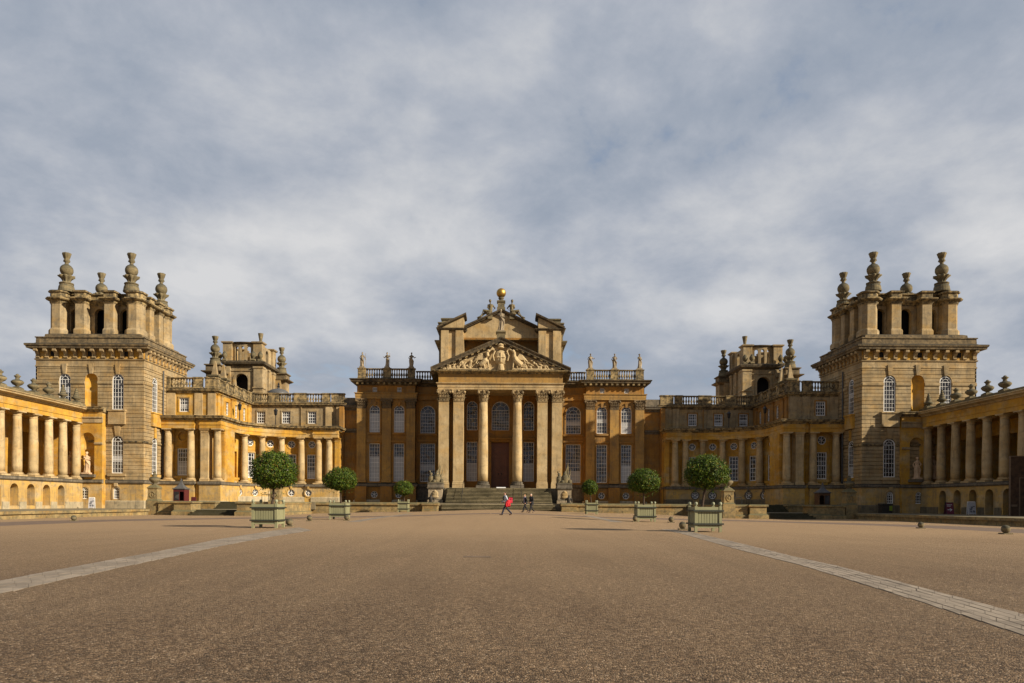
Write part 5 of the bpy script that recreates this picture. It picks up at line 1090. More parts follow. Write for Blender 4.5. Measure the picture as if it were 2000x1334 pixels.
# ------------------------------------------------------------------ curved wings
CX, CY, RW = -27.0, 92.0, 9.7
def arcf(Rr): return lambda u, d, z: (CX - (Rr - d) * math.cos(u / Rr), CY + (Rr - d) * math.sin(u / Rr), z)
def wing(s):
    root = thing('curved_wing', 'concave ochre wing with doric columns and round windows beside the ' + LR(s) + ' tower', 'palace wing', (-33, 98, UPT), 'curved wings')
    och = 'ochre' if s > 0 else 'ochre'
    # outer pavilion
    F = front(-42.5, 90.3); u0 = 2.25; W = 7.4
    ops = [(u0, 1.28, 4.6, 8.0, 'r'), (u0, 1.1, 8.95, 10.05, 'o')]
    mb = MB(F); nb = MB(F); wall(mb, 0, W, 3.7, 10.5, ops, .3); mb.build('wall', och, root)
    window(root, F, *ops[0], 4, 6, fr=.12, bar=.05)
    if s < 0: window(root, F, *ops[1], fr=.1)
    else: b = MB(F); b.ball((u0, -.22, 9.5), .6, 12, (1, .3, 1)); b.box(u0 - .6, u0 + .6, -.3, -.28, 8.9, 10.1); b.build('blind_oculus', och, root)
    tr = MB(F); surround(tr, *ops[0], t=.14, d=.06); surround(tr, *ops[1], t=.2, d=.08); tr.box(u0 - .95, u0 + .95, 0, .3, 4.2, 4.5); tr.box(u0 - .75, u0 + .75, 0, .2, 3.8, 4.2); tr.build('window_surround', och, root)
    A, B = (-42.5, -38.15), (-37.5, -34.85)
    for a, b_ in (A, B):
        b = MB(); b.ring(a, b_, 88.75, 96, [(0, LOWT - .05), (0, 3.4)]); b.build('basement_wall', 'base', root)
        b = MB(); b.ring(a, b_, 88.75, 96, [(0, 3.38), (.12, 3.42), (.16, 3.55), (.16, 3.72), (.05, 3.8), (0, 3.82)]); b.build('plinth_band', 'band', root)
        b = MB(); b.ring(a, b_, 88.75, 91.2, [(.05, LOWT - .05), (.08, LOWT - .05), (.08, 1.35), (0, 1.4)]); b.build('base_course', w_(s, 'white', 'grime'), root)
        b = MB(); b.ring(a, b_, 88.75, 96, [(0, 10.38), (0, 10.8), (.06, 10.82), (.06, 10.98), (0, 11.0), (0, 11.38)]); b.build('entablature', och, root)
        b = MB(); b.ring(a, b_, 88.75, 96, ringprof(11.36, 11.95, .5)); b.build('cornice', 'cornice', root)
    b = MB(); b.box(-38.15, -37.5, 89.1, 92, LOWT - .05, 3.8); b.box(-38.15, -37.5, 89.1, 92, 10.38, 11.9); b.build('entablature', och, root)
    for x in (-41.6, -38.75, -35.45): column(root, (x, 89.3, 3.82), .46, 6.56, 'doric', .42, .55)
    b = MB(); b.box(-34.9 - .05, -34.85, 90.2, 93.4, 3.7, 10.4); b.box(-35.1, -34.95, 90.3, 93, 3.7, 10.4); b.build('wall', och, root)
    pilaster(root, (-36.95, 90.3, 3.82), .95, 1.35, 6.56, 'doric', .42, .55, 'column'); pilaster(root, (-35.45, 90.3, 3.82), 1.0, .2, 6.56, 'doric', .42, .55, och); pilaster(root, (-38.75, 90.3, 3.82), 1.0, .2, 6.56, 'doric', .42, .55, och); pilaster(root, (-41.75, 90.3, 3.82), 1.0, .2, 6.56, 'doric', .42, .55, och)
    # curved part
    Fa = arcf(RW); th = [22.5, 39.5, 56.5, 73.5]; us = [R(t) * RW for t in th]; e0, e1 = R(3) * RW, R(83) * RW
    ops = [(u, 1.3, 4.6, 8.05, 'r') for u in us] + [(u, 1.0, 8.95, 9.95, 'o') for u in us]
    mb = MB(Fa); wall(mb, e0, e1, 3.7, 10.5, ops, .3, None, 6); mb.build('wall', och, root)
    Fb = arcf(8.45); ub = [R(t) * 8.45 for t in th]
    bo = [(u, .92, 2.12, 3.04, 'o') for u in ub]
    mb = MB(Fb); wall(mb, R(6) * 8.45, R(86) * 8.45, UPT - .02, 3.45, bo, .3, None, 6); mb.build('basement_wall', 'base', root)
    tr = MB(Fa)
    for q in ops: surround(tr, *q, t=.15 if q[4] == 'r' else .2, d=.06)
    for u in us: tr.box(u - .9, u + .9, 0, .35, 4.25, 4.55); tr.box(u - .75, u + .75, 0, .3, 3.8, 4.25)
    for q in bo:
        pass
    tr.build('window_surround', och, root)
    tr = MB(Fb)
    for q in bo: surround(tr, *q, t=.16, d=.06); tr.box(q[0] - .12, q[0] + .12, 0, .2, 3.15, 3.5)
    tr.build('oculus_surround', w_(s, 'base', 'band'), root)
    for i, (t, u) in enumerate(zip(th, us)):
        rt = R(90 - t)
        if i == 0 and s > 0:
            b = MB(Fa); b.box(u - .66, u + .66, -.32, -.28, 4.6, 8.05, 3); b.box(u - .55, u + .55, -.32, -.28, 8.9, 10.0, 3); b.build('blind_window', och, root)
        else:
            window(root, Fa, *ops[i], 3, 6, rot=rt, fr=.12, bar=.05); window(root, Fa, *ops[i + 4], rot=rt, fr=.09)
        window(root, Fb, *bo[i], rot=rt, fr=.08)
    for t in (14, 31, 48, 65, 82): column(root, (CX - 9.0 * math.cos(R(t)), CY + 9.0 * math.sin(R(t)), 3.82), .46, 6.56, 'doric', .42, .55)
    N = 22; Fs = arcf(8.45); a0, a1 = R(7) * 8.45, R(87) * 8.45
    b = MB(Fs); b.sweep(a0, a1, [(-.6, 3.38), (.1, 3.42), (.16, 3.55), (.16, 3.72), (.05, 3.8), (-1.3, 3.82)], N); b.build('plinth_band', 'band', root)
    b = MB(Fs); b.sweep(a0, a1, [(-.1, UPT - .02), (.12, UPT - .02), (.12, 1.95), (.04, 2.05), (-.1, 2.06)], N); b.build('base_course', w_(s, 'white', 'grime'), root)
    b = MB(Fs); b.sweep(a0, a1, [(-1.3, 10.38), (0, 10.38), (0, 10.8), (.06, 10.82), (.06, 10.98), (0, 11.0), (0, 11.4), (-1.3, 11.4)], N); b.build('entablature', och, root)
    b = MB(Fs); b.sweep(a0, a1, cornprof(11.36, 11.95, .5, -1.3), N); b.build('cornice', 'cornice', root)
    # inner pavilion
    F2 = front(-28.3, 101.6); u1 = 1.35; op = [(u1, 1.32, 4.6, 8.05, 'r'), (u1, 1.0, 8.95, 9.95, 'o')]
    mb = MB(F2); wall(mb, -.1, 5.4, 3.7, 10.5, op, .3); mb.box(5.4, 5.42, -2.4, 0, 1.2, 10.5); mb.build('wall', och, root)
    window(root, F2, *op[0], 4, 6, fr=.11, bar=.05); window(root, F2, *op[1], fr=.09)
    tr = MB(F2); surround(tr, *op[0], t=.14, d=.06); surround(tr, *op[1], t=.2, d=.07); tr.box(u1 - .9, u1 + .9, 0, .35, 4.25, 4.55); tr.box(u1 - .75, u1 + .75, 0, .3, 3.8, 4.25); tr.build('window_surround', och, root)
    Fp = front(-27.6, 100.3)
    mb = MB(Fp); wall(mb, 0, 4.6, UPT - .02, 3.45, [(.55, .92, 2.12, 3.04, 'o')], .3); mb.box(4.6, 4.62, -3.5, 0, 1.2, 3.45); mb.build('basement_wall', 'base', root); window(root, Fp, .55, .92, 2.12, 3.04, 'o', fr=.08)
    tr = MB(Fp); surround(tr, .55, .92, 2.12, 3.04, 'o', .16, .06); tr.box(.43, .67, 0, .2, 3.15, 3.5); tr.build('oculus_surround', w_(s, 'base', 'band'), root)
    b = MB(); b.ring(-27.3, -23.0, 100.25, 103, [(0, 3.4), (.12, 3.42), (.16, 3.55), (.16, 3.72), (.05, 3.8), (0, 3.82)]); b.build('plinth_band', 'band', root)
    b = MB(); b.ring(-26.6, -23.0, 100.25, 103, [(0, UPT - .02), (.1, UPT - .02), (.1, 1.95), (0, 2.02)]); b.build('base_course', w_(s, 'white', 'grime'), root)
    b = MB(); b.ring(-26.5, -23.0, 100.3, 103.4, [(0, 10.38), (0, 10.8), (.06, 10.82), (.06, 10.98), (0, 11.0), (0, 11.38)]); b.box(-28.3, -26.5, 100.5, 103.4, 10.38, 11.38); b.build('entablature', och, root)
    b = MB(); b.ring(-26.5, -23.0, 100.3, 103.4, ringprof(11.36, 11.95, .5)); b.box(-27.8, -26.5, 100.15, 103.4, 11.5, 11.93); b.build('cornice', 'cornice', root)
    for x in (-25.8, -24.35): column(root, (x, 100.85, 3.82), .46, 6.56, 'doric', .42, .55)
    for x in (-25.8, -24.35): pilaster(root, (x, 101.6, 3.82), 1.0, .15, 6.56, 'doric', .42, .55, och)
    pilaster(root, (-23.3, 101.6, 3.82), .7, .3, 6.56, 'doric', .42, .55, och)
    # recess joining the main block
    Fr = front(-22.9, 103.7); mb = MB(Fr); wall(mb, 0, 2.4, 1.2, 15.2, [], .3); mb.build('wall', 'brown', root)
    b = MB(Fr); b.sweep(0, 2.3, cornprof(11.4, 11.95, .35)); b.sweep(0, 2.3, cornprof(14.6, 15.4, .6)); b.sweep(0, 2.3, [(-.1, 3.4), (.2, 3.45), (.2, 3.8), (-.1, 3.85)]); b.sweep(0, 2.3, [(-.3, 15.4), (.2, 15.4), (.2, 16.4), (-.3, 16.5)]); b.build('cornice', 'band', root)
    b = MB(); b.box(-23.35, -22.75, 102.7, 104.4, 1.2, 15.05); b.build('wall', 'brown', root)
    # roof of the lower storey
    b = MB(); pts = [Fs(a0 + (a1 - a0) * k / 16, -.3, 0) for k in range(17)]
    top = [(p[0], p[1], 11.93) for p in pts] + [(-24, 101.5, 11.93), (-24, 104.5, 11.93), (-37, 104.5, 11.93), (-37, 92.4, 11.93)]
    b.poly(top[::-1]); b.poly([(x, y, 11.4) for x, y, z in top]); b.box(-42.4, -35.2, 89.4, 93, 11.4, 11.95); b.build('roof', 'slate', root)
    # attic storey, L-shaped
    Fw = front(-42.5, 90.7); wo = [(u0, 1.22, 12.65, 14.45, 'r')]
    mb = MB(Fw); wall(mb, 0, 6.3, 11.9, 15.1, wo, .25); mb.build('attic_wall', och if s > 0 else 'pale', root); window(root, Fw, *wo[0], 4, 4, fr=.11, bar=.05)
    tr = MB(Fw); surround(tr, *wo[0], t=.16, d=.06); tr.build('window_surround', och if s > 0 else 'brown', root)
    Fx = east(-36.2, 90.7); eo = [(3.6, .9, 12.7, 14.4, 'r'), (6.7, .9, 12.7, 14.4, 'r'), (9.8, .9, 12.7, 14.4, 'r')]
    mb = MB(Fx); wall(mb, 0, 13.0, 11.9, 15.1, eo, .3); mb.build('attic_wall', och if s > 0 else 'brown', root)
    for q in eo: 
        window(root, Fx, *q, 3, 4, rot=R(90), fr=.08, bar=.04)
    tr = MB(Fx)
    for q in eo: surround(tr, *q, t=.12, d=.06)
    tr.build('window_surround', och if s > 0 else 'brown', root)
    Fi = front(-36.2, 103.5); io = [(1.4, 1.22, 12.65, 14.4, 'r'), (5.0, 1.22, 12.65, 14.4, 'r'), (8.75, 1.22, 12.65, 14.4, 'r')]
    mb = MB(Fi); wall(mb, 0, 13.3, 11.9, 15.1, io, .25); mb.box(13.3, 13.32, -2, 0, 11.9, 15.1); mb.build('attic_wall', 'pale', root)
    for q in io: window(root, Fi, *q, 4, 4, fr=.11, bar=.05)
    tr = MB(Fi)
    for q in io: surround(tr, *q, t=.16, d=.06)
    tr.box(7.2 - .06, 7.2 + .06, 0, .12, 12, 15); tr.build('window_surround', 'pale' if s > 0 else 'brown', root)
    am = 'column' if s > 0 else 'pale'
    for x, q in ((.6, 1.1), (4.1, 1.0), (5.75, .95)): pilaster(root, Fw(x, 0, 11.95), q, .14, 3.1, None, .35, .3, am, name='attic_pilaster')
    for u in (.5, 1.7, 5.1, 5.75, 8.2, 8.8, 11.3): pilaster(root, Fx(u, 0, 11.95), .62, .16, 3.1, 'doric', .3, .3, och if s > 0 else 'brown', rot=R(90), name='attic_pilaster')
    for x, q in ((11.2, .95), (12.75, .95)): pilaster(root, Fi(x, 0, 11.95), q, .22, 3.1, None, .35, .3, am, name='attic_pilaster')
    b = MB(); pr = cornprof(15.0, 15.62, .48, -.5)
    # mitred cornice along the three attic walls
    b.loft([[(-42.5, 90.7 - d, z) for d, z in pr], [(-36.2 + d, 90.7 - d, z) for d, z in pr], [(-36.2 + d, 103.5 - d, z) for d, z in pr], [(-22.9 + d, 103.5 - d, z) for d, z in pr], [(-22.9 + d, 106, z) for d, z in pr]]); b.build('attic_cornice', 'cornice', root)
    b = MB(); b.box(-42.4, -36.4, 90.9, 106, 15.2, 15.6); b.box(-36.4, -23.0, 103.7, 112, 15.2, 15.6); b.build('roof', 'slate', root)
    balustrade(root, front(-42.5, 90.85), 0, 15.62, 1.4, [('p', 0, .5), ('b', .5, 3.4), ('p', 3.4, 4.5), ('p', 4.9, 6.1)])
    balustrade(root, east(-36.35, 90.7), R(90), 15.62, 1.4, [('p', .25, 1.0), ('b', 1.0, 2.9), ('p', 2.9, 3.9), ('b', 3.9, 5.9), ('p', 5.9, 7.0), ('b', 7.0, 9.0), ('p', 9.0, 10.0), ('b', 10.0, 11.9), ('p', 11.9, 12.6)])
    balustrade(root, front(-36.2, 103.65), 0, 15.62, 1.4, [('p', -.1, .45), ('b', .45, 2.45), ('p', 2.45, 3.9), ('b', 3.9, 6.1), ('p', 6.1, 7.9), ('b', 7.9, 10.2), ('p', 10.2, 11.3), ('p', 11.5, 13.4)])
    # lanterns on the lower roof
    for x, y, lab in ((-31.9, 100.9, 'black lantern on a post before the straight attic of the ' + LR(s) + ' wing'), (-35.0, 95.5, 'black lantern on a post beside the side attic of the ' + LR(s) + ' wing')):
        t = thing('lantern_post', lab, 'lamp', (x, y, 11.93), 'lantern posts on the wings')
        b = MB(); b.lathe([(.14, 11.9), (.14, 12.1), (.06, 12.2), (.05, 13.4), (.09, 13.5)], 8, (x, y, 0)); b.build('post', 'iron', t)
        b = MB(); b.lathe([(.09, 13.5), (.2, 13.6), (.26, 14.1), (.28, 14.12)], 6, (x, y, 0)); b.build('lantern', 'iron', t)
        b = MB(); b.lathe([(.34, 14.12), (.2, 14.32), (.06, 14.42), (.07, 14.5), (.01, 14.6)], 6, (x, y, 0)); b.build('cap', 'iron', t)
both(wing)

# ------------------------------------------------------------------ far corner towers behind the wings
def far_tower(s):
    root = thing('belvedere_tower', 'smaller belvedere tower with a curved arcade rising behind the ' + LR(s) + ' wing', 'tower', (-41, 117, 12), 'belvedere towers behind the wings')
    x0, x1, y0, y1 = -43.6, -37.9, 113.0, 121.5; m = 'pale'
    F = front(x0, y0); op = (2.45, 2.1, 16.4, 21.5, 'a')
    mb = MB(F); wall(mb, 0, x1 - x0, 12, 22.8, [op], .8); surround(mb, *op, t=.3, d=.1); mb.box(.55, 4.4, -.02, .12, 21.9, 22.0); mb.build('wall', m, root)
    mb = MB(east(x1, y0)); e = [(3.5, 1.1, 17.5, 20.6, 'r')]; wall(mb, 0, y1 - y0, 12, 22.8, e, .6); mb.build('wall', m, root)
    b = MB(); b.box(x0, x0 + .1, y0, y1, 12, 22.8); b.box(x0 + .1, x1 - .1, y1 - .1, y1, 12, 22.8); b.build('wall', m, root)
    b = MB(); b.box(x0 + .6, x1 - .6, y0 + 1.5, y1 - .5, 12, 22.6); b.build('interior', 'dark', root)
    for ya, yb in ((y0 - .3, y0 + 1.0), (y0 + 2.6, y0 + 3.0), (y0 + 4.9, y0 + 5.9)):
        xa, xb = (x1 - 1.25, x1 + .14) if ya < y0 else (x1 - .3, x1 + .22)
        b = MB(); b.ring(xa, xb, ya, yb, [(0, 12), (0, 18.3), (.14, 18.4), (.14, 18.6), (.02, 18.7), (.02, 19.05), (.14, 19.15), (.14, 19.3), (0, 19.36), (0, 22.2), (.1, 22.35), (.1, 22.6)]); b.build('corner_pier', m, root)
    b = MB(); b.ring(x0 - .1, x0 + .75, y0 - .28, y0 + 1.0, [(0, 12), (0, 18.3), (.12, 18.4), (.12, 18.6), (.02, 18.7), (.02, 19.05), (.12, 19.15), (.12, 19.3), (0, 19.36), (0, 22.6)]); b.build('corner_pier', m, root)
    b = MB(); b.ring(x0, x1, y0, y1, [(.02, 22.6), (.1, 22.75), (.5, 22.95), (.6, 23.2), (.6, 23.35), (.1, 23.5), (-.6, 23.7)]); b.build('cornice', 'black', root)
    # outlying piers that carry the torches
    for px, py, ztop, lab in ((-44.6, 111.2, 22.2, 'outer'), (-37.3, 121.0, 22.6, 'inner rear')):
        b = MB(); b.ring(px - 1.0, px + 1.0, py - 1.0, py + 1.0, [(0, 12), (0, ztop - 1.3)]); b.build('torch_pier', m, root)
        b = MB(); b.ring(px - 1.0, px + 1.0, py - 1.0, py + 1.0, [(0, ztop - 1.3), (.1, ztop - 1.2), (.55, ztop - .95), (.6, ztop - .8), (.05, ztop - .7), (.05, ztop), (.25, ztop + .1), (.25, ztop + .25), (0, ztop + .3)]); b.build('torch_pier_cornice', 'cornice2', root)
        torch((px, py, ztop + .3), 4.45, 'stone torch finial on the %s pier of the %s belvedere tower' % (lab, LR(s)))
    b = MB(); b.box(-45.2, x0 + .2, 111.5, 114.6, 12, 20.6); b.box(x1, -37, 119.5, 121, 12, 21.6); b.build('linking_wall', m, root)
    # upper stage: piers and a bowed arcade
    zb, zt = 23.5, 26.6
    for px, py in ((-43.75, 114.6), (-38.95, 114.6), (-43.75, 120.2), (-38.95, 120.2)):
        b = MB(); b.ring(px - .7, px + .7, py - .75, py + .75, [(0, zb), (0, zt - .2), (.2, zt - .05), (.25, zt + .12), (.05, zt + .2)]); b.build('upper_pier', m, root)
    cx = (-43.75 - 38.95) / 2; N = 12; rad = 4.2; yc = 113.95 + rad; a = math.asin(1.75 / rad)
    Fc = lambda u, d, z: (cx + (rad + d) * math.sin(u / rad), yc - (rad + d) * math.cos(u / rad), z)
    ops = [(k * .98, .56, zb + .25, zt - .55, 'a') for k in (-1, 0, 1)]
    mb = MB(Fc); wall(mb, -a * rad, a * rad, zb, zt - .15, ops, .45, None, 3)
    mb.build('arcade_wall', m, root)
    b = MB(Fc); b.sweep(-a * rad, a * rad, [(-.6, zt - .2), (.05, zt - .2), (.25, zt - .05), (.3, zt + .1), (-.6, zt + .18)], 8); b.build('arcade_cornice', 'black', root)
    mb = MB(east(-38.6, 115.2)); wall(mb, 0, 4.4, zb, zt - .2, [(2.2, 1.2, zb + .3, zt - .6, 'a')], .4); mb.build('arcade_wall', m, root)
    mb = MB(west(-44.1, 119.6)); wall(mb, 0, 4.4, zb, zt - .2, [(2.2, 1.2, zb + .3, zt - .6, 'a')], .4); mb.build('arcade_wall', m, root)
    mb = MB(back(-38.3, 120.7)); wall(mb, 0, 6, zb, zt - .2, [(2.2, .6, zb + .3, zt - .6, 'a'), (3, .6, zb + .3, zt - .6, 'a'), (3.8, .6, zb + .3, zt - .6, 'a')], .4); mb.build('arcade_wall', m, root)
    b = MB(); b.lathe([(.3, zt + .2), (.3, zt + .4), (.22, zt + .6), (.28, zt + .9), (.4, zt + 1.6), (.42, zt + 1.75), (.2, zt + 1.7)], 14, (-38.9, 115.2, 0)); b.build('crown_finial', 'grey', root)
    for px, py, z, k in ((-43.9, 113.2, 23.55, 0), (-44.9, 113.8, 23.55, 0), (-39.3, 112.95, 23.55, 0), (-38.3, 113.3, 23.55, 0), (-42.2, 108.4, 18.3, 1), (-43.3, 108.0, 18.7, 1)):
        t = thing('roof_finial', ('pineapple finial' if k == 0 else 'obelisk finial') + {(-43.9): ' second along', (-44.9): ' farthest out', (-39.3): ' third along', (-38.3): ' farthest in', (-42.2): ' nearer the tower arch', (-43.3): ' farther from the tower arch'}[px] + (' on the cornice of the ' if k == 0 else ' on the roof before the ') + LR(s) + ' belvedere tower', 'finial', (px, py, z), 'small finials of the belvedere towers')
        if k == 0:
            inst('foot', ('pf',), lambda: MB().loft([[(-e, -e, q), (e, -e, q), (e, e, q), (-e, e, q)] for e, q in ((.32, 0), (.32, .25), (.2, .32))]), 'grey', t, (px, py, z))
            inst('cone', ('pa',), lambda: MB().lathe([(.14, .3), (.16, .4), (.34, .6), (.42, .85), (.36, 1.1), (.2, 1.35), (.04, 1.55)], 12, wob=lambda q, zz: 1 + .08 * math.sin(6 * q + zz * 14)), 'grey', t, (px, py, z), smooth=True)
        else:
            inst('foot', ('of',), lambda: MB().loft([[(-e, -e, q), (e, -e, q), (e, e, q), (-e, e, q)] for e, q in ((.55, -3.2), (.55, -.3), (.5, -.2), (.5, .4), (.4, .5), (.45, 1.0), (.85, 1.35), (.9, 1.55), (.3, 1.7))]), 'grey', t, (px, py, z))
            inst('obelisk', ('ob',), lambda: MB().loft([[(-e, -e, q), (e, -e, q), (e, e, q), (-e, e, q)] for e, q in ((.42, 1.68), (.36, 1.9), (.12, 3.6), (.05, 3.75))]), 'pale', t, (px, py, z))
both(far_tower)
t = thing('lead_dome', 'ribbed grey dome with a dark finial showing over the left wing balustrade', 'dome', (-33.9, 108.5, 15.6))
b = MB(); b.lathe([(1.6, 15.5), (1.6, 17.4), (1.75, 17.45), (1.75, 17.55)], 20, (-33.9, 108.5, 0)); b.build('drum', 'lead', t)
b = MB(); b.lathe([(1.65 * math.cos(k * PI / 16), 17.5 + .95 * math.sin(k * PI / 16)) for k in range(8)], 32, (-33.9, 108.5, 0), lambda q, z: 1 + .03 * math.sin(16 * q)); b.build('dome', 'lead', t)
b = MB(); b.lathe([(.2, 18.4), (.14, 18.6), (.22, 18.8), (.1, 19.0), (.16, 19.15), (.02, 19.4)], 10, (-33.9, 108.5, 0)); b.build('finial', 'iron', t)
# ------------------------------------------------------------------ planters, trees and stone balls
def planter(px, py, w, label, glabel):
    X, Y, Z = unproj(px, py); Y += w / 2
    t = thing('planter_box', label, 'planter', (X, Y, gz(X, Y)), 'green planter boxes', raw=True); at = (X, Y, gz(X, Y))
    h = 1.22
    def body():
        m = MB(); e = w / 2 - .06; m.box(-e, e, -e, e, .2, h - .02, 1); n = 9
        for k in range(n):
            a = -e + 2 * e * k / n + .012; b_ = -e + 2 * e * (k + 1) / n - .012
            m.box(a, b_, -e - .025, -e, .24, h - .2); m.box(a, b_, e, e + .025, .24, h - .2); m.box(-e - .025, -e, a, b_, .24, h - .2); m.box(e, e + .025, a, b_, .24, h - .2)
        for z0, z1 in ((.2, .3), (h - .2, h)):
            m.box(-e, e, -e - .045, -e, z0, z1); m.box(-e, e, e, e + .045, z0, z1); m.box(-e - .045, -e, -e, e, z0, z1); m.box(e, e + .045, -e, e, z0, z1)
        return m
    inst('panels', ('plb', w), body, 'sage', t, at)
    inst('soil', ('pls', w), lambda: MB().box(-w / 2 + .08, w / 2 - .08, -w / 2 + .08, w / 2 - .08, h - .03, h + .005), 'soil', t, at)
    def bars():
        m = MB(); e = w / 2 + .012
        for z in (.36, h - .22):
            for a, b_, c, d in ((-e - .07, e + .07, -e - .05, -e), (-e - .07, e + .07, e, e + .05), (-e - .05, -e, -e, e), (e, e + .05, -e, e)): m.box(a, b_, c, d, z, z + .075)
        return m
    inst('iron_straps', ('plr', w), bars, 'darkbar', t, at)
    for sx in (-1, 1):
        for sy in (-1, 1):
            p = (X + sx * (w / 2 - .06), Y + sy * (w / 2 - .06), at[2])
            o = inst('post', ('plp', w), lambda: MB().loft([[(-.065, -.065, z), (.065, -.065, z), (.065, .065, z), (-.065, .065, z)] for z in (0, h + .04)]).ball((0, 0, h + .02), .001, 6), 'sage', t, p)
            sub('ball_finial', ('plf', w), lambda: MB().lathe([(.045, h + .04), (.04, h + .07), (.075, h + .11), (.085, h + .16), (.07, h + .22), (.02, h + .245)], 10), 'sageball', o, smooth=True)
    return X, Y, at[2] + h
def tree(X, Y, z0, cx, cz, rx, rz, n, leaf, label, seed, lean=0.0):
    """trunk, boughs and a clipped crown made of separate leaves"""
    rnd = random.Random(seed); t = thing('topiary_tree', label, 'tree', (X, Y, z0), 'clipped trees in planters', raw=True)
    m = MB(); c = Vector((cx, Y, cz)); b0 = Vector((X, Y, z0 - .02)); b1 = Vector((X + (cx - X) * .7 + lean * .1, Y, cz - rz * .75))
    mid = (b0 + b1) / 2 + Vector((lean, 0, 0)); m.tube([b0, mid, b1, c - Vector((0, 0, rz * .3))], [.075, .06, .055, .04], 8)
    for k in range(11):
        a = 2 * PI * k / 11 + rnd.random() * .4; el = -.15 + rnd.random() * 1.2; e = c + Vector((math.cos(a) * math.cos(el) * rx * .8, math.sin(a) * math.cos(el) * rx * .8, math.sin(el) * rz * .75))
        s0 = b1 + (c - b1) * rnd.random() * .6; m.tube([s0, (s0 + e) / 2 + Vector((0, 0, .08)), e], [.035, .022, .008], 5)
    tr_ = m.build('trunk', 'bark', t)
    vs, fs = [], []; sd = Vector((seed * 3.1, seed * 1.7, 0))
    def leafcard(p, nrm, s):
        a = Vector((rnd.gauss(0, 1), rnd.gauss(0, 1), rnd.gauss(0, 1))); nn = (nrm * .9 + Vector((rnd.gauss(0, .6), rnd.gauss(0, .6), rnd.gauss(0, .6)))).normalized(); u = nn.cross(a).normalized(); v = nn.cross(u)
        i = len(vs); l, w = s * (1.0 + .5 * rnd.random()), s * (.42 + .16 * rnd.random())
        for q in (p - u * l * .5, p + v * w * .5 - nn * w * .12, p + u * l * .5, p - v * w * .5 - nn * w * .12): vs.append(q - Vector((X, Y, z0)))
        fs.append((i, i + 1, i + 2)); fs.append((i, i + 2, i + 3))
    for k in range(n):
        d = Vector((rnd.gauss(0, 1), rnd.gauss(0, 1), rnd.gauss(0, 1))).normalized()
        bump = 1 + .13 * mnoise.noise(d * 2.2 + sd) + .16 * mnoise.noise(d * 5 + sd) + .09 * mnoise.noise(d * 13 + sd)
        sh = .80 + .22 * rnd.random() ** .6 if rnd.random() < .82 else .45 + .4 * rnd.random()
        zf = rz if d.z > 0 else rz * .86
        gap = mnoise.noise(d * 5.0 + sd * 2)
        if gap < -.30 and rnd.random() < .8: sh *= .80
        q = Vector((d.x * rx, d.y * rx, d.z * zf)) * bump * sh
        if d.z < -.55: q.z *= .86
        leafcard(c + q, d, leaf * (.7 + .6 * rnd.random()))
    for k in range(int(n * .03)):          # stray shoots past the clipped outline
        d = Vector((rnd.gauss(0, 1), rnd.gauss(0, 1), rnd.gauss(0, .8))).normalized(); leafcard(c + Vector((d.x * rx, d.y * rx, d.z * rz)) * (1.06 + .09 * rnd.random()), d, leaf)
    me = bpy.data.meshes.new('crown'); me.from_pydata([tuple(v) for v in vs], [], fs)
    cr = link('crown', me, 'leaf', t, (X, Y, z0))
    # dense inner twigs and leaves so the crown is not hollow
    return t
TW = 1.3
PL = [(516, 1031.5, 'largest green planter box to the left of the court, nearest the camera on that side', 'L1'), (659.5, 1014.5, 'middle green planter box of the three on the left', 'L2'), (787, 1000.5, 'farthest and smallest green planter box on the left, before the retaining wall', 'L3'),
      (1383.5, 1039.5, 'largest green planter box to the right of the court, nearest the camera on that side', 'R1'), (1263, 1019.5, 'middle green planter box of the three on the right', 'R2'), (1156.5, 1004.5, 'farthest and smallest green planter box on the right, before the retaining wall', 'R3')]
TR = [(535, 923, 46, 43, 529, 'largest clipped ball tree on the left, in the nearest left planter', 15000, .085), (664.5, 939, 33, 26, 664, 'middle clipped tree on the left, in the second left planter', 11000, .1), (788.5, 955.5, 19.5, 16.5, 789, 'smallest clipped tree on the left, close to the retaining wall', 7000, .12),
      (1379, 926, 45, 37, 1373, 'largest clipped ball tree on the right, with reddish leaf tips, in the nearest right planter', 15000, .085), (1257.5, 942.5, 33, 27, 1258, 'middle clipped tree on the right, in the second right planter', 11000, .1), (1152, 953.5, 15.5, 16, 1155, 'smallest clipped tree on the right, close to the retaining wall', 7000, .12)]
for i, (p, q) in enumerate(zip(PL, TR)):
    X, Y, Z = planter(p[0], p[1], TW if i % 3 < 2 else 1.2, p[2], p[3])
    s = Y / FPX; cx = (q[0] - CXP) * s + math.tan(R(ROLL)) * 0; cz = EYE + (CYP + (q[0] - CXP) * math.tan(R(ROLL)) - q[1]) * s
    tree(X + (q[4] - p[0]) * s * .5, Y, Z, cx, cz, q[2] * s * .93, q[3] * s * .98, q[6], q[7], q[5], i + 1, .05 if i in (0,) else 0)
BALLS = [(141, 1018, 5.2, 'stone ball far out on the left before the colonnade terrace'), (563, 1028.5, 7.2, 'stone ball beside the largest left planter'), (603, 1018, 5.3, 'stone ball standing between the two nearer left planters'), (676, 1017, 5.0, 'stone ball close against the middle left planter'),
         (1241.5, 1019.5, 5.0, 'stone ball close against the middle right planter'), (1312, 1021, 5.3, 'stone ball standing between the two nearer right planters'), (1335, 1035, 7.2, 'shaded stone ball beside the largest right planter'), (1802, 1032.5, 5.8, 'stone ball on the right gravel, farther from the frame edge'), (1970, 1044, 8.2, 'stone ball on the right gravel close to the frame edge')]
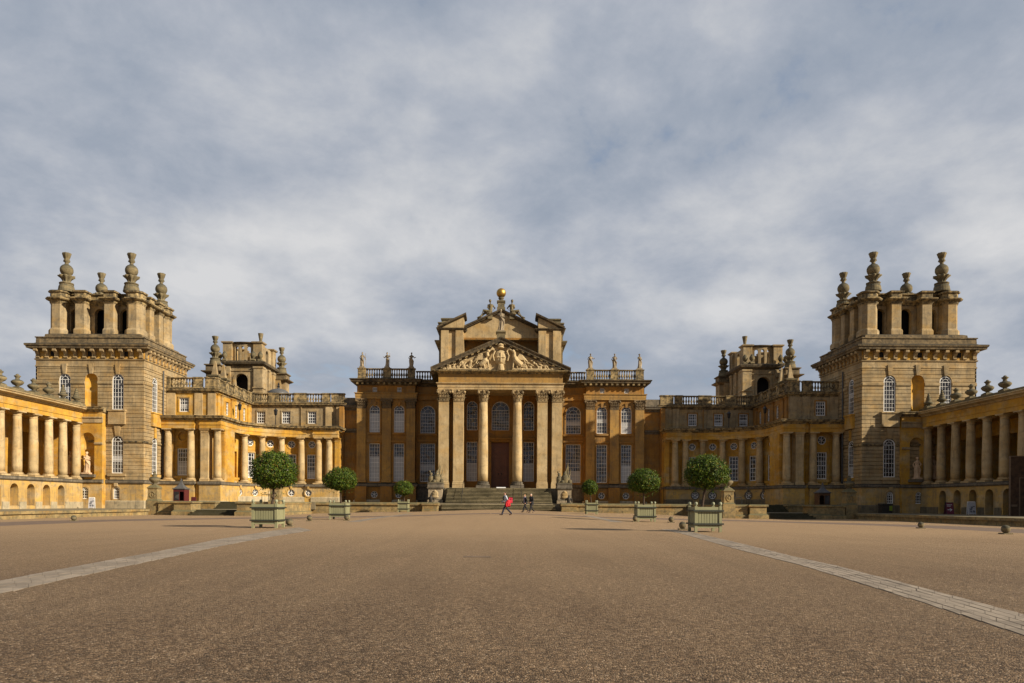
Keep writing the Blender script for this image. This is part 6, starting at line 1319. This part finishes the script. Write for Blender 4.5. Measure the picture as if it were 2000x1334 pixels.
for px, py, r, lab in BALLS:
    X, Y, Z = unproj(px, py); k = r * Y / FPX
    t = thing('stone_ball', lab, 'bollard', (X, Y + k, Z), 'stone balls on the gravel', raw=True)
    b = MB(); b.box(X - k * 1.1, X + k * 1.1, Y, Y + 2.1 * k, Z - .1, Z + k * .32); b.build('slab', 'grey', t)
    b = MB(); b.ball((X, Y + k, Z + k * 1.25), k, 20); b.build('ball', 'grey', t, smooth=True)

X, Y, Z = unproj(933, 1088)
t = thing('drain_cover', 'small flat metal drain cover set in the gravel in the middle of the foreground', 'drain', (X, Y, Z), raw=True)
b = MB(); b.box(X - .36, X + .33, Y - .16, Y + .16, Z - .03, Z + .007); b.build('frame', 'settbed', t)
b = MB()
for k in range(7): b.box(X - .33 + k * .09, X - .28 + k * .09, Y - .13, Y + .13, Z + .006, Z + .014)
b.box(X - .34, X + .31, Y - .015, Y + .015, Z + .005, Z + .012); b.build('grate', 'path', t)

# ------------------------------------------------------------------ kiosks, signs, bin, hoarding
def booth(s):
    x, y = -35.3, 75.9; x = -36.0; y = 80.5; z = LOWT
    t = thing('ticket_booth', w_(s, 'small maroon sentry booth with a pointed grey roof behind the left step pedestal', 'brown sentry booth with a pointed roof in the shade behind the right steps'), 'booth', (x, y, z), 'sentry booths')
    b = MB(); e = .62
    for a0, a1, c0, c1 in ((-e, e, .56, .62), (-e, -e + .06, -e, .56), (e - .06, e, -e, .56), (-e + .06, .08, -e, -e + .06)): b.box(x + a0, x + a1, y + c0, y + c1, z, z + 2.2)
    b.box(x + .08, x + e - .06, y - e, y - e + .06, z, z + .95); b.box(x + .08, x + e - .06, y - e, y - e + .06, z + 1.95, z + 2.2); b.build('cabin', 'maroon' if s > 0 else 'wood', t)
    b = MB(); b.box(x - .5, x + .02, y - e - .015, y - e, z + 1.0, z + 1.95); b.build('window', 'glass', t)
    b = MB(); b.ring(x - e, x + e, y - e, y + e, [(.05, z + 2.2), (.08, z + 2.24), (.08, z + 2.32), (-.05, z + 2.36), (-.38, z + 2.7), (-.5, z + 2.95), (-.55, z + 3.25), (-.6, z + 3.45)]); b.build('roof', 'lead' if s > 0 else 'slate', t)
    b = MB(); b.box(x + .15, x + .45, y - e - .02, y - e - .002, z + .7, z + .76); b.build('notice', 'signwhite', t)
both(booth)
def aboard(x, y, z, w, h, lean, label, mat, frame, marks, name='sign_board'):
    t = thing(name, label, 'sign', (x, y, z), None, raw=True)
    for sgn, nm in ((-1, 'front_board'), (1, 'rear_board')):
        b = MB(); q = [(0, .05), (0, h)]
        b.loft([[(x - w / 2, y + sgn * (.04 + lean * (1 - zz / h)) + o, z + zz), (x + w / 2, y + sgn * (.04 + lean * (1 - zz / h)) + o, z + zz)] for zz, o in ((.04, -.015), (h, -.015), (h, .015), (.04, .015))], False, False, False); b.build(nm, mat, t)
    b = MB()
    for sx in (-1, 1): b.tube([(x + sx * w / 2, y - .04 - lean, z), (x + sx * w / 2, y - .04, z + h)], .022, 6); b.tube([(x + sx * w / 2, y + .04 + lean, z), (x + sx * w / 2, y + .04, z + h)], .022, 6)
    for yy in (y - .04 - lean * .9, y + .04 + lean * .9): b.tube([(x - w / 2, yy, z + h * .1), (x + w / 2, yy, z + h * .1)], .015, 6)
    b.tube([(x - w / 2, y, z + h), (x + w / 2, y, z + h)], .06, 6)
    b.build('frame', frame, t)
    F = lambda u, d, zz: (x + u, y - .06 - lean * (1 - zz / h) - d, z + zz)
    for nm, mt, polys in marks(F):
        b = MB()
        for pl in polys: b.poly(pl)
        b.build(nm, mt, t)
    return t
def arrow(F):
    L = [[F(-.3, .003, z), F(-.3 + w, .003, z), F(-.3 + w, .003, z + .05), F(-.3, .003, z + .05)] for z, w in ((.98, .55), (.84, .42))]
    A = [[F(-.26, .003, .46), F(.12, .003, .46), F(.12, .003, .53), F(-.26, .003, .53)], [F(.02, .003, .66), F(.24, .003, .495), F(.14, .003, .495), F(-.06, .003, .66)], [F(.24, .003, .495), F(.02, .003, .33), F(-.06, .003, .33), F(.14, .003, .495)]]
    return [('lettering', 'signwhite', L), ('arrow', 'signwhite', A)]
aboard(46.3, 74.2, LOWT, .78, 1.2, .2, 'maroon sign board with a white arrow pointing right, on the shaded right terrace', 'signmaroon', 'iron', arrow)
def blotches(F):
    rnd = random.Random(4); P = []
    for k in range(7):
        u, z = -.25 + rnd.random() * .4, .15 + rnd.random() * .8; w, h = .12 + .15 * rnd.random(), .08 + .12 * rnd.random(); P.append([F(u, .003, z), F(min(u + w, .34), .003, z), F(min(u + w, .34), .003, z + h), F(u, .003, z + h)])
    return [('print', 'greyprint', P)]
aboard(49.3 * 0 + 48.4, 73.9, LOWT, .75, 1.3, .12, 'white printed board standing before the shaded right arcade', 'paper', 'winwhite', blotches)
aboard(-47.0, 82.2, LOWT, .62, 1.22, .12, 'white printed board on the sunlit terrace below the left tower', 'paper', 'winwhite', blotches)
def bust(F):
    N = 14
    head = [F(.0 + .13 * math.cos(2 * PI * k / N), .004, .92 + .17 * math.sin(2 * PI * k / N)) for k in range(N)]
    body = [F(-.42, .003, .1), F(.42, .003, .1), F(.42, .003, .42), F(.32, .003, .6), F(.12, .003, .7), F(-.12, .003, .7), F(-.32, .003, .6), F(-.42, .003, .42)]
    sh = [F(-.07, .005, .7), F(0, .005, .4), F(.07, .005, .7)]
    L = [[F(-w, .003, z), F(w, .003, z), F(w, .003, z + .05), F(-w, .003, z + .05)] for z, w in ((1.42, .1), (1.3, .32))]
    return [('portrait_body', 'navy', [body]), ('portrait_face', 'skin', [head]), ('portrait_collar', 'signwhite', [sh]), ('lettering', 'greyprint', L)]
t = aboard(39.0, 88.2, 1.15, .95, 1.6, .02, 'grey-green poster showing a dark suited bust, standing before the right wing', 'poster', 'wingrey', bust, 'poster')
b = MB(); b.tube([(38.6, 88.25, LOWT), (38.6, 88.25, 1.2)], .03, 6); b.tube([(39.4, 88.25, LOWT), (39.4, 88.25, 1.2)], .03, 6); b.build('leg', 'iron', t)
aboard(40.2, 85.5, LOWT + .35, .4, .55, .06, 'small white notice standing right of the shaded booth', 'signwhite', 'iron', lambda F: [('print', 'greyprint', [[F(-.1, .003, .2), F(.1, .003, .2), F(.1, .003, .4), F(-.1, .003, .4)]])])
t = thing('sandwich_board', 'small maroon panel beside the left booth above the step pedestal', 'sign', (-34.9, 81.2, LOWT), raw=True)
b = MB(); b.loft([[(-34.9 + q, 81.2 - .25 + .05 * 0, LOWT), (-34.9 + q, 81.2 + .25, LOWT), (-34.9 + q * .86, 81.2 + .04, LOWT + 1.38), (-34.9 + q * .86, 81.2 - .04, LOWT + 1.38)] for q in (-.3, .3)]); b.build('board', 'maroon', t)
b = MB(); b.box(-35.2, -34.6, 80.93, 80.945, LOWT, LOWT + .06); b.build('frame', 'iron', t)
t = thing('litter_bin', 'dark litter bin with a lime panel against the shaded right tower', 'bin', (44.1, 82.4, LOWT), raw=True)
b = MB(); b.ring(43.5, 44.7, 82.0, 82.8, [(0, LOWT), (0, LOWT + .9), (.05, LOWT + .95), (.05, LOWT + 1.05), (-.1, LOWT + 1.12)]); b.build('body', 'bin', t)
b = MB(); b.box(44.35, 44.68, 81.98, 81.998, LOWT + .3, LOWT + .85); b.build('panel', 'lime', t)
# timber hoarding closing the right-hand colonnade
t = thing('hoarding', 'tall brown timber hoarding with a pale framed door at the right edge', 'hoarding', (47.5, 66.0, LOWT), raw=True)
b = MB(); b.box(46.9, 49.1, 66.2, 66.35, LOWT, 5.95); b.build('panel', 'hoard', t)
b = MB()
for x0, x1, z0, z1 in ((46.86, 46.95, LOWT, 6.0), (46.95, 49.1, 5.92, 6.0), (47.75, 47.82, LOWT, 4.0), (47.82, 49.0, 3.93, 4.0)): b.box(x0, x1, 66.12, 66.2, z0, z1)
b.build('frame', 'hoardframe', t)
b = MB(); b.box(47.05, 47.6, 66.17, 66.2, 1.3, 1.5); b.build('notice', 'hoardframe', t)
# the block of offices beyond the colonnade on the right, of which only the shade and the first metres come into view

# ------------------------------------------------------------------ people
def capsules(parts, voxel, sm_=1):
    m = MB()
    for pts, rad in parts: m.tube(pts, rad, 10); m.ball(pts[0], rad[0] * .98, 8); m.ball(pts[-1], rad[-1] * .98, 8)
    return remesh(m, voxel, sm_)
def person(at, heading, H, label, P):
    """local frame: forward is -y; joints in metres for a 1.75 m figure"""
    t = thing('person', label, 'person', at, 'people walking across the court', raw=True); t.rotation_euler.z = heading; k = H / 1.75; t.scale = (k, k, k)
    st = P['stride']; hipz = .90
    legs = {}
    for sx, f in ((1, st), (-1, -st)):
        hip = (sx * .09, 0, hipz)
        if f > 0: knee, ank, toe = (sx * .09, -f * .55, .49), (sx * .085, -f * .95, .09), (sx * .09, -f * .95 - .17, .05)
        else: knee, ank, toe = (sx * .09, -f * .25, .48), (sx * .085, -f * 1.05, .15), (sx * .09, -f * 1.05 - .15, .035)
        legs[sx] = (hip, knee, ank, toe)
    lean = P.get('lean', .04); ch = (0, -lean, 1.30); nk = (0, -lean - .015, 1.48); hd = (0, -lean - .04, 1.63)
    arms = {}
    for sx in (1, -1):
        sh = (sx * .175, -lean, 1.40); e, w = P['arms'][sx]; arms[sx] = (sh, (sx * (.175 + e[0]), e[1], e[2]), (sx * (.175 + w[0]), w[1], w[2]))
    m = MB()
    m.tube([(0, 0, .86), (0, 0, 1.0), (0, -lean * .5, 1.15), ch, (0, -lean, 1.42), nk, (0, -lean - .03, 1.55)], [.135, .14, .125, .15, .12, .055, .052], 14)
    m.tube([arms[-1][0], ch, arms[1][0]], [.055, .1, .055], 10)
    m.ball(hd, .098, 14, (.78, .98, 1.16)); m.ball((hd[0], hd[1] - .03, hd[2] - .06), .062, 10, (.9, 1, .9)); m.tube([(0, hd[1] - .085, hd[2] + .02), (0, hd[1] - .115, hd[2] - .02)], [.012, .018], 6)
    for sx in (1, -1):
        m.ball((sx * .078, hd[1] + .005, hd[2] - .005), .026, 6, (.4, .8, 1.2))
        a, b_, c = arms[sx]; m.tube([a, b_, c], [.05, .042, .03], 10); m.ball(a, .052, 8); m.ball(b_, .043, 8)
        d = (Vector(c) - Vector(b_)).normalized(); pm = Vector(c) + d * .05; m.tube([c, tuple(pm), tuple(pm + d * .04)], [.028, .038, .03], 8)
        hip, kn, an, toe = legs[sx]; m.tube([hip, kn, an], [.085, .058, .04], 10); m.ball(kn, .06, 8); m.tube([an, toe], [.042, .03], 8)
    me = remesh(m, .016, 1)
    hb = MB()      # unequal bent fingers and a thumb from the side of each palm
    for sx in (1, -1):
        b_, c = Vector(arms[sx][1]), Vector(arms[sx][2]); d = (c - b_).normalized(); pm = c + d * .085; side = Vector((0, 1, 0)) if abs(d.y) < .8 else Vector((0, 0, 1)); side = (side - d * side.dot(d)).normalized(); inn = d.cross(side) * sx
        for j, L in enumerate((.062, .075, .07, .052)):
            o = pm + side * (-.027 + .018 * j); hb.tube([o - d * .01, o + d * L * .5, o + d * L * .85 + inn * L * .4], [.009, .0085, .007], 5)
        o = c + d * .04 - side * .03; hb.tube([o, o - side * .025 + d * .025, o - side * .02 + d * .05 + inn * .02], [.011, .01, .008], 5)
    bm = bmesh.new(); bm.from_mesh(me); hm = hb.mesh('h', world=False); bm.from_mesh(hm); bm.to_mesh(me); bm.free()
    for q in me.polygons: q.use_smooth = True
    def put(name, mesh, mat):
        mesh.materials.clear(); mesh.materials.append(M[mat]); o = bpy.data.objects.new(name, mesh); COL.objects.link(o); o.parent = t; return o
    put('body', me, 'skin')
    put('hair', capsules([([(0, hd[1] + .02, hd[2] + .045), (0, hd[1] + .055, hd[2] + .01)], [.088, .075])] , .016, 1), P['hair'])
    ey = MB()
    for sx in (1, -1): ey.ball((sx * .033, hd[1] - .089, hd[2] + .012), .009, 6)
    ey.box(-.025, .025, hd[1] - .092, hd[1] - .085, hd[2] - .058, hd[2] - .052); put('face_features', ey.mesh('f', world=False), 'hairbrown')
    put('trousers', capsules([(legs[sx][:3], [.108, .078, .066]) for sx in (1, -1)] + [([(-.06, 0, .93), (.06, 0, .93)], [.125, .125])], .02), P['trousers'])
    put('shoes', capsules([([(a[0], a[1] + .03, a[2] - .03), (b_[0], b_[1], b_[2] + .0)], [.05, .038]) for a, b_ in ((legs[1][2], legs[1][3]), (legs[-1][2], legs[-1][3]))], .014), 'shoe')
    lo = P.get('hem', .92)
    put('shirt', capsules([([(0, 0, max(lo, .93)), (0, -lean * .5, 1.15), (0, -lean, 1.33), (0, -lean, 1.42)], [.158, .15, .172, .12]), ([arms[-1][0], (0, -lean, 1.36), arms[1][0]], [.078, .12, .078])] + ([([arms[sx][0], arms[sx][1], arms[sx][2]], [.075, .06, .045]) for sx in (1, -1)] if not P.get('coat') else []), .02), P['shirt'])
    if P.get('coat'):
        cm = MB()      # open jacket: a shell with a gap down the front
        rows = []
        for z, r, q in ((P['coat'], .20, 0), (1.0, .185, 0), (1.15, .178, -lean * .5), (1.33, .198, -lean), (1.42, .15, -lean), (1.47, .09, -lean)):
            rows.append([(r * math.sin(a) * 1.05, q - r * math.cos(a) * .92, z) for a in (P.get('gap', .35) + (2 * PI - 2 * P.get('gap', .35)) * j / 22 for j in range(23))])
        cm.loft(rows, False, False, False); inner = [[(x * .93, (y) * .93, z) for x, y, z in r_] for r_ in rows]; cm.loft(inner, False, False, False)
        c1 = cm.mesh('c', world=False); c2 = capsules([(arms[sx], [.088, .068, .052]) for sx in (1, -1)], .02); bm = bmesh.new(); bm.from_mesh(c2); bm.from_mesh(c1); c3 = bpy.data.meshes.new('jacket'); bm.to_mesh(c3); bm.free()
        for q in c3.polygons: q.use_smooth = True
        put('jacket', c3, 'suit')
    if P.get('straps'):
        s_ = MB()
        for sx in (1, -1): s_.tube([(sx * .11, .14 - lean, 1.30), (sx * .1, .02 - lean, 1.50), (sx * .1, -.16 - lean, 1.38), (sx * .12, -.18 - lean * .6, 1.12)], .024, 6)
        put('straps', s_.mesh('s', world=False), 'suit')
    return t, k
SUN_EL, SUN_AZ = 28.0, 25.5
X, Y, Z = unproj(989, 1006.3)
arms1 = {1: ((.03, .05, 1.13), (-.02, -.16, 1.03)), -1: ((.03, -.04, 1.12), (.03, -.30, .98))}
H1 = 46 * Y / FPX * .985; print('PERSON1', Y, H1)
t1, k1 = person((X, Y, Z), R(-78), H1, 'person in a pale shirt with braces striding left, red jacket over the arm', dict(stride=.38, arms=arms1, hair='hairbrown', trousers='trouser', shirt='shirt', straps=True, lean=.08))
t1['group'] = 'people walking across the court'
def held(name, label, cat, mesh, mat, loc):
    o = bpy.data.objects.new(name, mesh); COL.objects.link(o); o.location = loc; mesh.materials.clear(); mesh.materials.append(M[mat]); return tag(o, label, cat)
rj = MB(); rnd = random.Random(2)
rj.loft([[(rx * (1 + .14 * math.sin(5 * a + z * 7)) * math.cos(a) + ox, ry * (1 + .14 * math.sin(7 * a)) * math.sin(a), z) for a in (2 * PI * j / 28 for j in range(28))] for z, rx, ry, ox in ((-.36, .12, .06, .04), (-.33, .24, .10, .03), (-.12, .27, .12, .0), (.1, .21, .11, .02), (.26, .14, .10, .05), (.33, .07, .06, .07))])
rj.tube([(-.1, -.08, .1), (-.16, -.1, -.2), (-.1, -.08, -.4)], [.06, .07, .05], 8)
me = remesh(rj, .025, 1, .015); held('red_jacket', 'bright red jacket draped over the forearm of the striding person', 'jacket', me, 'red', (X + .10 * k1, Y - .26 * k1, Z + .93 * k1)).scale = (.78, .8, .82)
t = thing('red_folder', 'flat red folder carried behind the shoulder of the striding person', 'folder', (X + .3 * k1, Y + .02, Z + 1.12 * k1), raw=True)
b = MB(); b.loft([[(x - .13, y, z - .22), (x + .11, y, z - .24), (x + .11, y, z + .18), (x - .17, y, z + .2)] for x, y, z in ((X + .34 * k1, Y - .03, Z + 1.15 * k1), (X + .35 * k1, Y + .03, Z + 1.15 * k1))]); b.build('cover', 'pinkred', t)
b = MB(); b.box(X + .26 * k1, X + .38 * k1, Y - .05, Y - .032, Z + 1.2 * k1, Z + 1.25 * k1); b.build('handle', 'suit', t)
aw = {1: ((.06, .04, 1.13), (.05, -.10, .92)), -1: ((.06, -.02, 1.12), (.06, -.2, .93))}
x, y, z = unproj(1026, 1000.6); H2 = 36 * y / FPX
person((x, y, z), R(-62), min(H2, 1.8), 'person in an open black suit and lilac shirt walking beside the coated person', dict(stride=.34, arms=aw, hair='hairginger', trousers='suit', shirt='lilac', coat=.80, gap=.5))
x, y, z = unproj(1038.2, 1001.4); H3 = 37.5 * y / FPX
ab = {1: ((.06, -.02, 1.12), (-.02, -.2, .98)), -1: ((.06, .03, 1.12), (.0, -.17, 1.02))}
person((x, y, z), R(-50), min(H3, 1.88), 'person with pale grey hair in a long buttoned black coat, rightmost of the walkers', dict(stride=.34, arms=ab, hair='hairgrey', trousers='suit', shirt='suit', coat=.72, gap=.06))
print('people', H1, H2, H3)
# small things lying about
t = thing('door_notice', 'low white notice lying on the top step before the door', 'sign', (-.2, 93.0, 3.25), raw=True)
b = MB(); b.loft([[(-.7, 93.0, 3.25), (.5, 93.0, 3.25), (.5, 93.15, 3.25), (-.7, 93.15, 3.25)], [(-.7, 93.05, 3.42), (.5, 93.05, 3.42), (.5, 93.15, 3.42), (-.7, 93.15, 3.42)]]); b.build('panel', 'signwhite', t)
b = MB(); b.box(-.65, .45, 93.15, 93.2, 3.25, 3.33); b.build('foot', 'iron', t)

# ------------------------------------------------------------------ sky, sun, camera
az = R(SUN_AZ); el = R(SUN_EL)
sdir = Vector((math.cos(el) * math.cos(az), -math.cos(el) * math.sin(az), math.sin(el)))
w = bpy.data.worlds.new('World'); SC.world = w; w.use_nodes = True; nt = w.node_tree; nt.nodes.clear()
out = nt.nodes.new('ShaderNodeOutputWorld'); bg = nt.nodes.new('ShaderNodeBackground'); nt.links.new(bg.outputs[0], out.inputs[0]); bg.inputs[1].default_value = 0.1
sky = nt.nodes.new('ShaderNodeTexSky'); sky.sky_type = 'NISHITA'; sky.sun_disc = False; sky.sun_elevation = el; sky.sun_rotation = math.atan2(sdir.x, sdir.y); sky.air_density = 1.0; sky.dust_density = 1.2; sky.ozone_density = 1.5
tc = nt.nodes.new('ShaderNodeTexCoord'); sp = nt.nodes.new('ShaderNodeSeparateXYZ'); nt.links.new(tc.outputs['Generated'], sp.inputs[0])
def mth(op, a, b=None):
    n = nt.nodes.new('ShaderNodeMath'); n.operation = op
    for i, v in enumerate((a, b)):
        if v is None: continue
        if hasattr(v, 'links'): nt.links.new(v, n.inputs[i])
        else: n.inputs[i].default_value = v
    return n.outputs[0]
zz = mth('ADD', mth('MAXIMUM', sp.outputs[2], 0.0), 0.34)
px_ = mth('DIVIDE', sp.outputs[0], zz); py_ = mth('DIVIDE', sp.outputs[1], zz)
cb = nt.nodes.new('ShaderNodeCombineXYZ'); nt.links.new(px_, cb.inputs[0]); nt.links.new(py_, cb.inputs[1])
def cloudlayer(rot, sc, off, scale, det, rough, dist):
    mp = nt.nodes.new('ShaderNodeMapping'); mp.inputs['Rotation'].default_value = (0, 0, R(rot)); mp.inputs['Scale'].default_value = (*sc, 1); mp.inputs['Location'].default_value = off
    nt.links.new(cb.outputs[0], mp.inputs[0]); return noise(nt, mp.outputs[0], scale, det, rough, dist)
A_ = cloudlayer(-18, (.9, 1.0), (3.1, 1.7, 0), 1.7, 3, .5, .2)     # broad banks
B_ = cloudlayer(-28, (1.0, 1.0), (7.3, 2.2, 4), 3.4, 10, .6, .15)      # streaked billows
C_ = cloudlayer(10, (1.0, 1.0), (1.3, 9.2, 8), 11, 6, .62, .3)        # fine wisps
mixed = mth('ADD', mth('ADD', mth('MULTIPLY', A_, .52), mth('MULTIPLY', B_, .40)), mth('MULTIPLY', C_, .08))
CLOUD = [(0.40, (1.95, 2.3, 2.88)), (0.455, (2.38, 2.68, 3.2)), (0.50, (2.9, 3.13, 3.58)), (0.55, (3.6, 3.74, 4.02)), (0.63, (4.6, 4.62, 4.7))]
cc = ramp(nt, mixed, [(p, tuple(x * 1.0 for x in c)) for p, c in CLOUD])
hz = ramp(nt, sp.outputs[2], [(0.0, 1.0), (0.10, .55), (0.30, 0.0)])
cc = mix(nt, mth('MULTIPLY', hz, 0.30), cc, (3.7, 3.85, 4.15))
gap = ramp(nt, mth('ADD', mth('MULTIPLY', B_, .6), mth('MULTIPLY', A_, .4)), [(0.35, 0.5), (0.42, 0.0)])
fin = mix(nt, gap, cc, sky.outputs[0])
# unseen sky behind the viewer and overhead dimmed, added to cut the fill light
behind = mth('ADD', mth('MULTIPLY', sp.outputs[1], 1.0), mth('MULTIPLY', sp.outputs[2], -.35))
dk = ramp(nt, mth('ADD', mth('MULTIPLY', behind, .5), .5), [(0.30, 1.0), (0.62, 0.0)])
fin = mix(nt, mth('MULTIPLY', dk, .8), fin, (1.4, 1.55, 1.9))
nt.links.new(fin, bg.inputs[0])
sun = bpy.data.lights.new('sun', 'SUN'); sun.energy = 5.0; sun.angle = R(0.5); sun.color = (1.0, 0.88, 0.70)
so = bpy.data.objects.new('sun', sun); COL.objects.link(so); so.rotation_euler = (-sdir).to_track_quat('-Z', 'Y').to_euler(); so.location = sdir * 200
cam = bpy.data.cameras.new('camera'); co = bpy.data.objects.new('camera', cam); COL.objects.link(co); SC.camera = co
cam.sensor_width = 36; cam.lens = 36 * FPX / 2000; cam.shift_x = (1000 - CXP) / 2000; cam.shift_y = (CYP - 667) / 2000; cam.clip_end = 9000; cam.clip_start = .1
co.location = (0, 0, EYE); co.rotation_euler = (R(90), 0, 0)
co.rotation_euler = (Matrix.Rotation(R(90), 4, 'X') @ Matrix.Rotation(R(ROLL), 4, 'Z')).to_euler()
SC.view_settings.view_transform = 'Standard'; SC.view_settings.look = 'None'; SC.view_settings.exposure = 0.55; SC.view_settings.gamma = 1.0
SC.cycles.max_bounces = 5; SC.cycles.diffuse_bounces = 3; SC.cycles.glossy_bounces = 2; SC.cycles.transmission_bounces = 2
try: SC.cycles.use_denoising = True
except Exception: pass
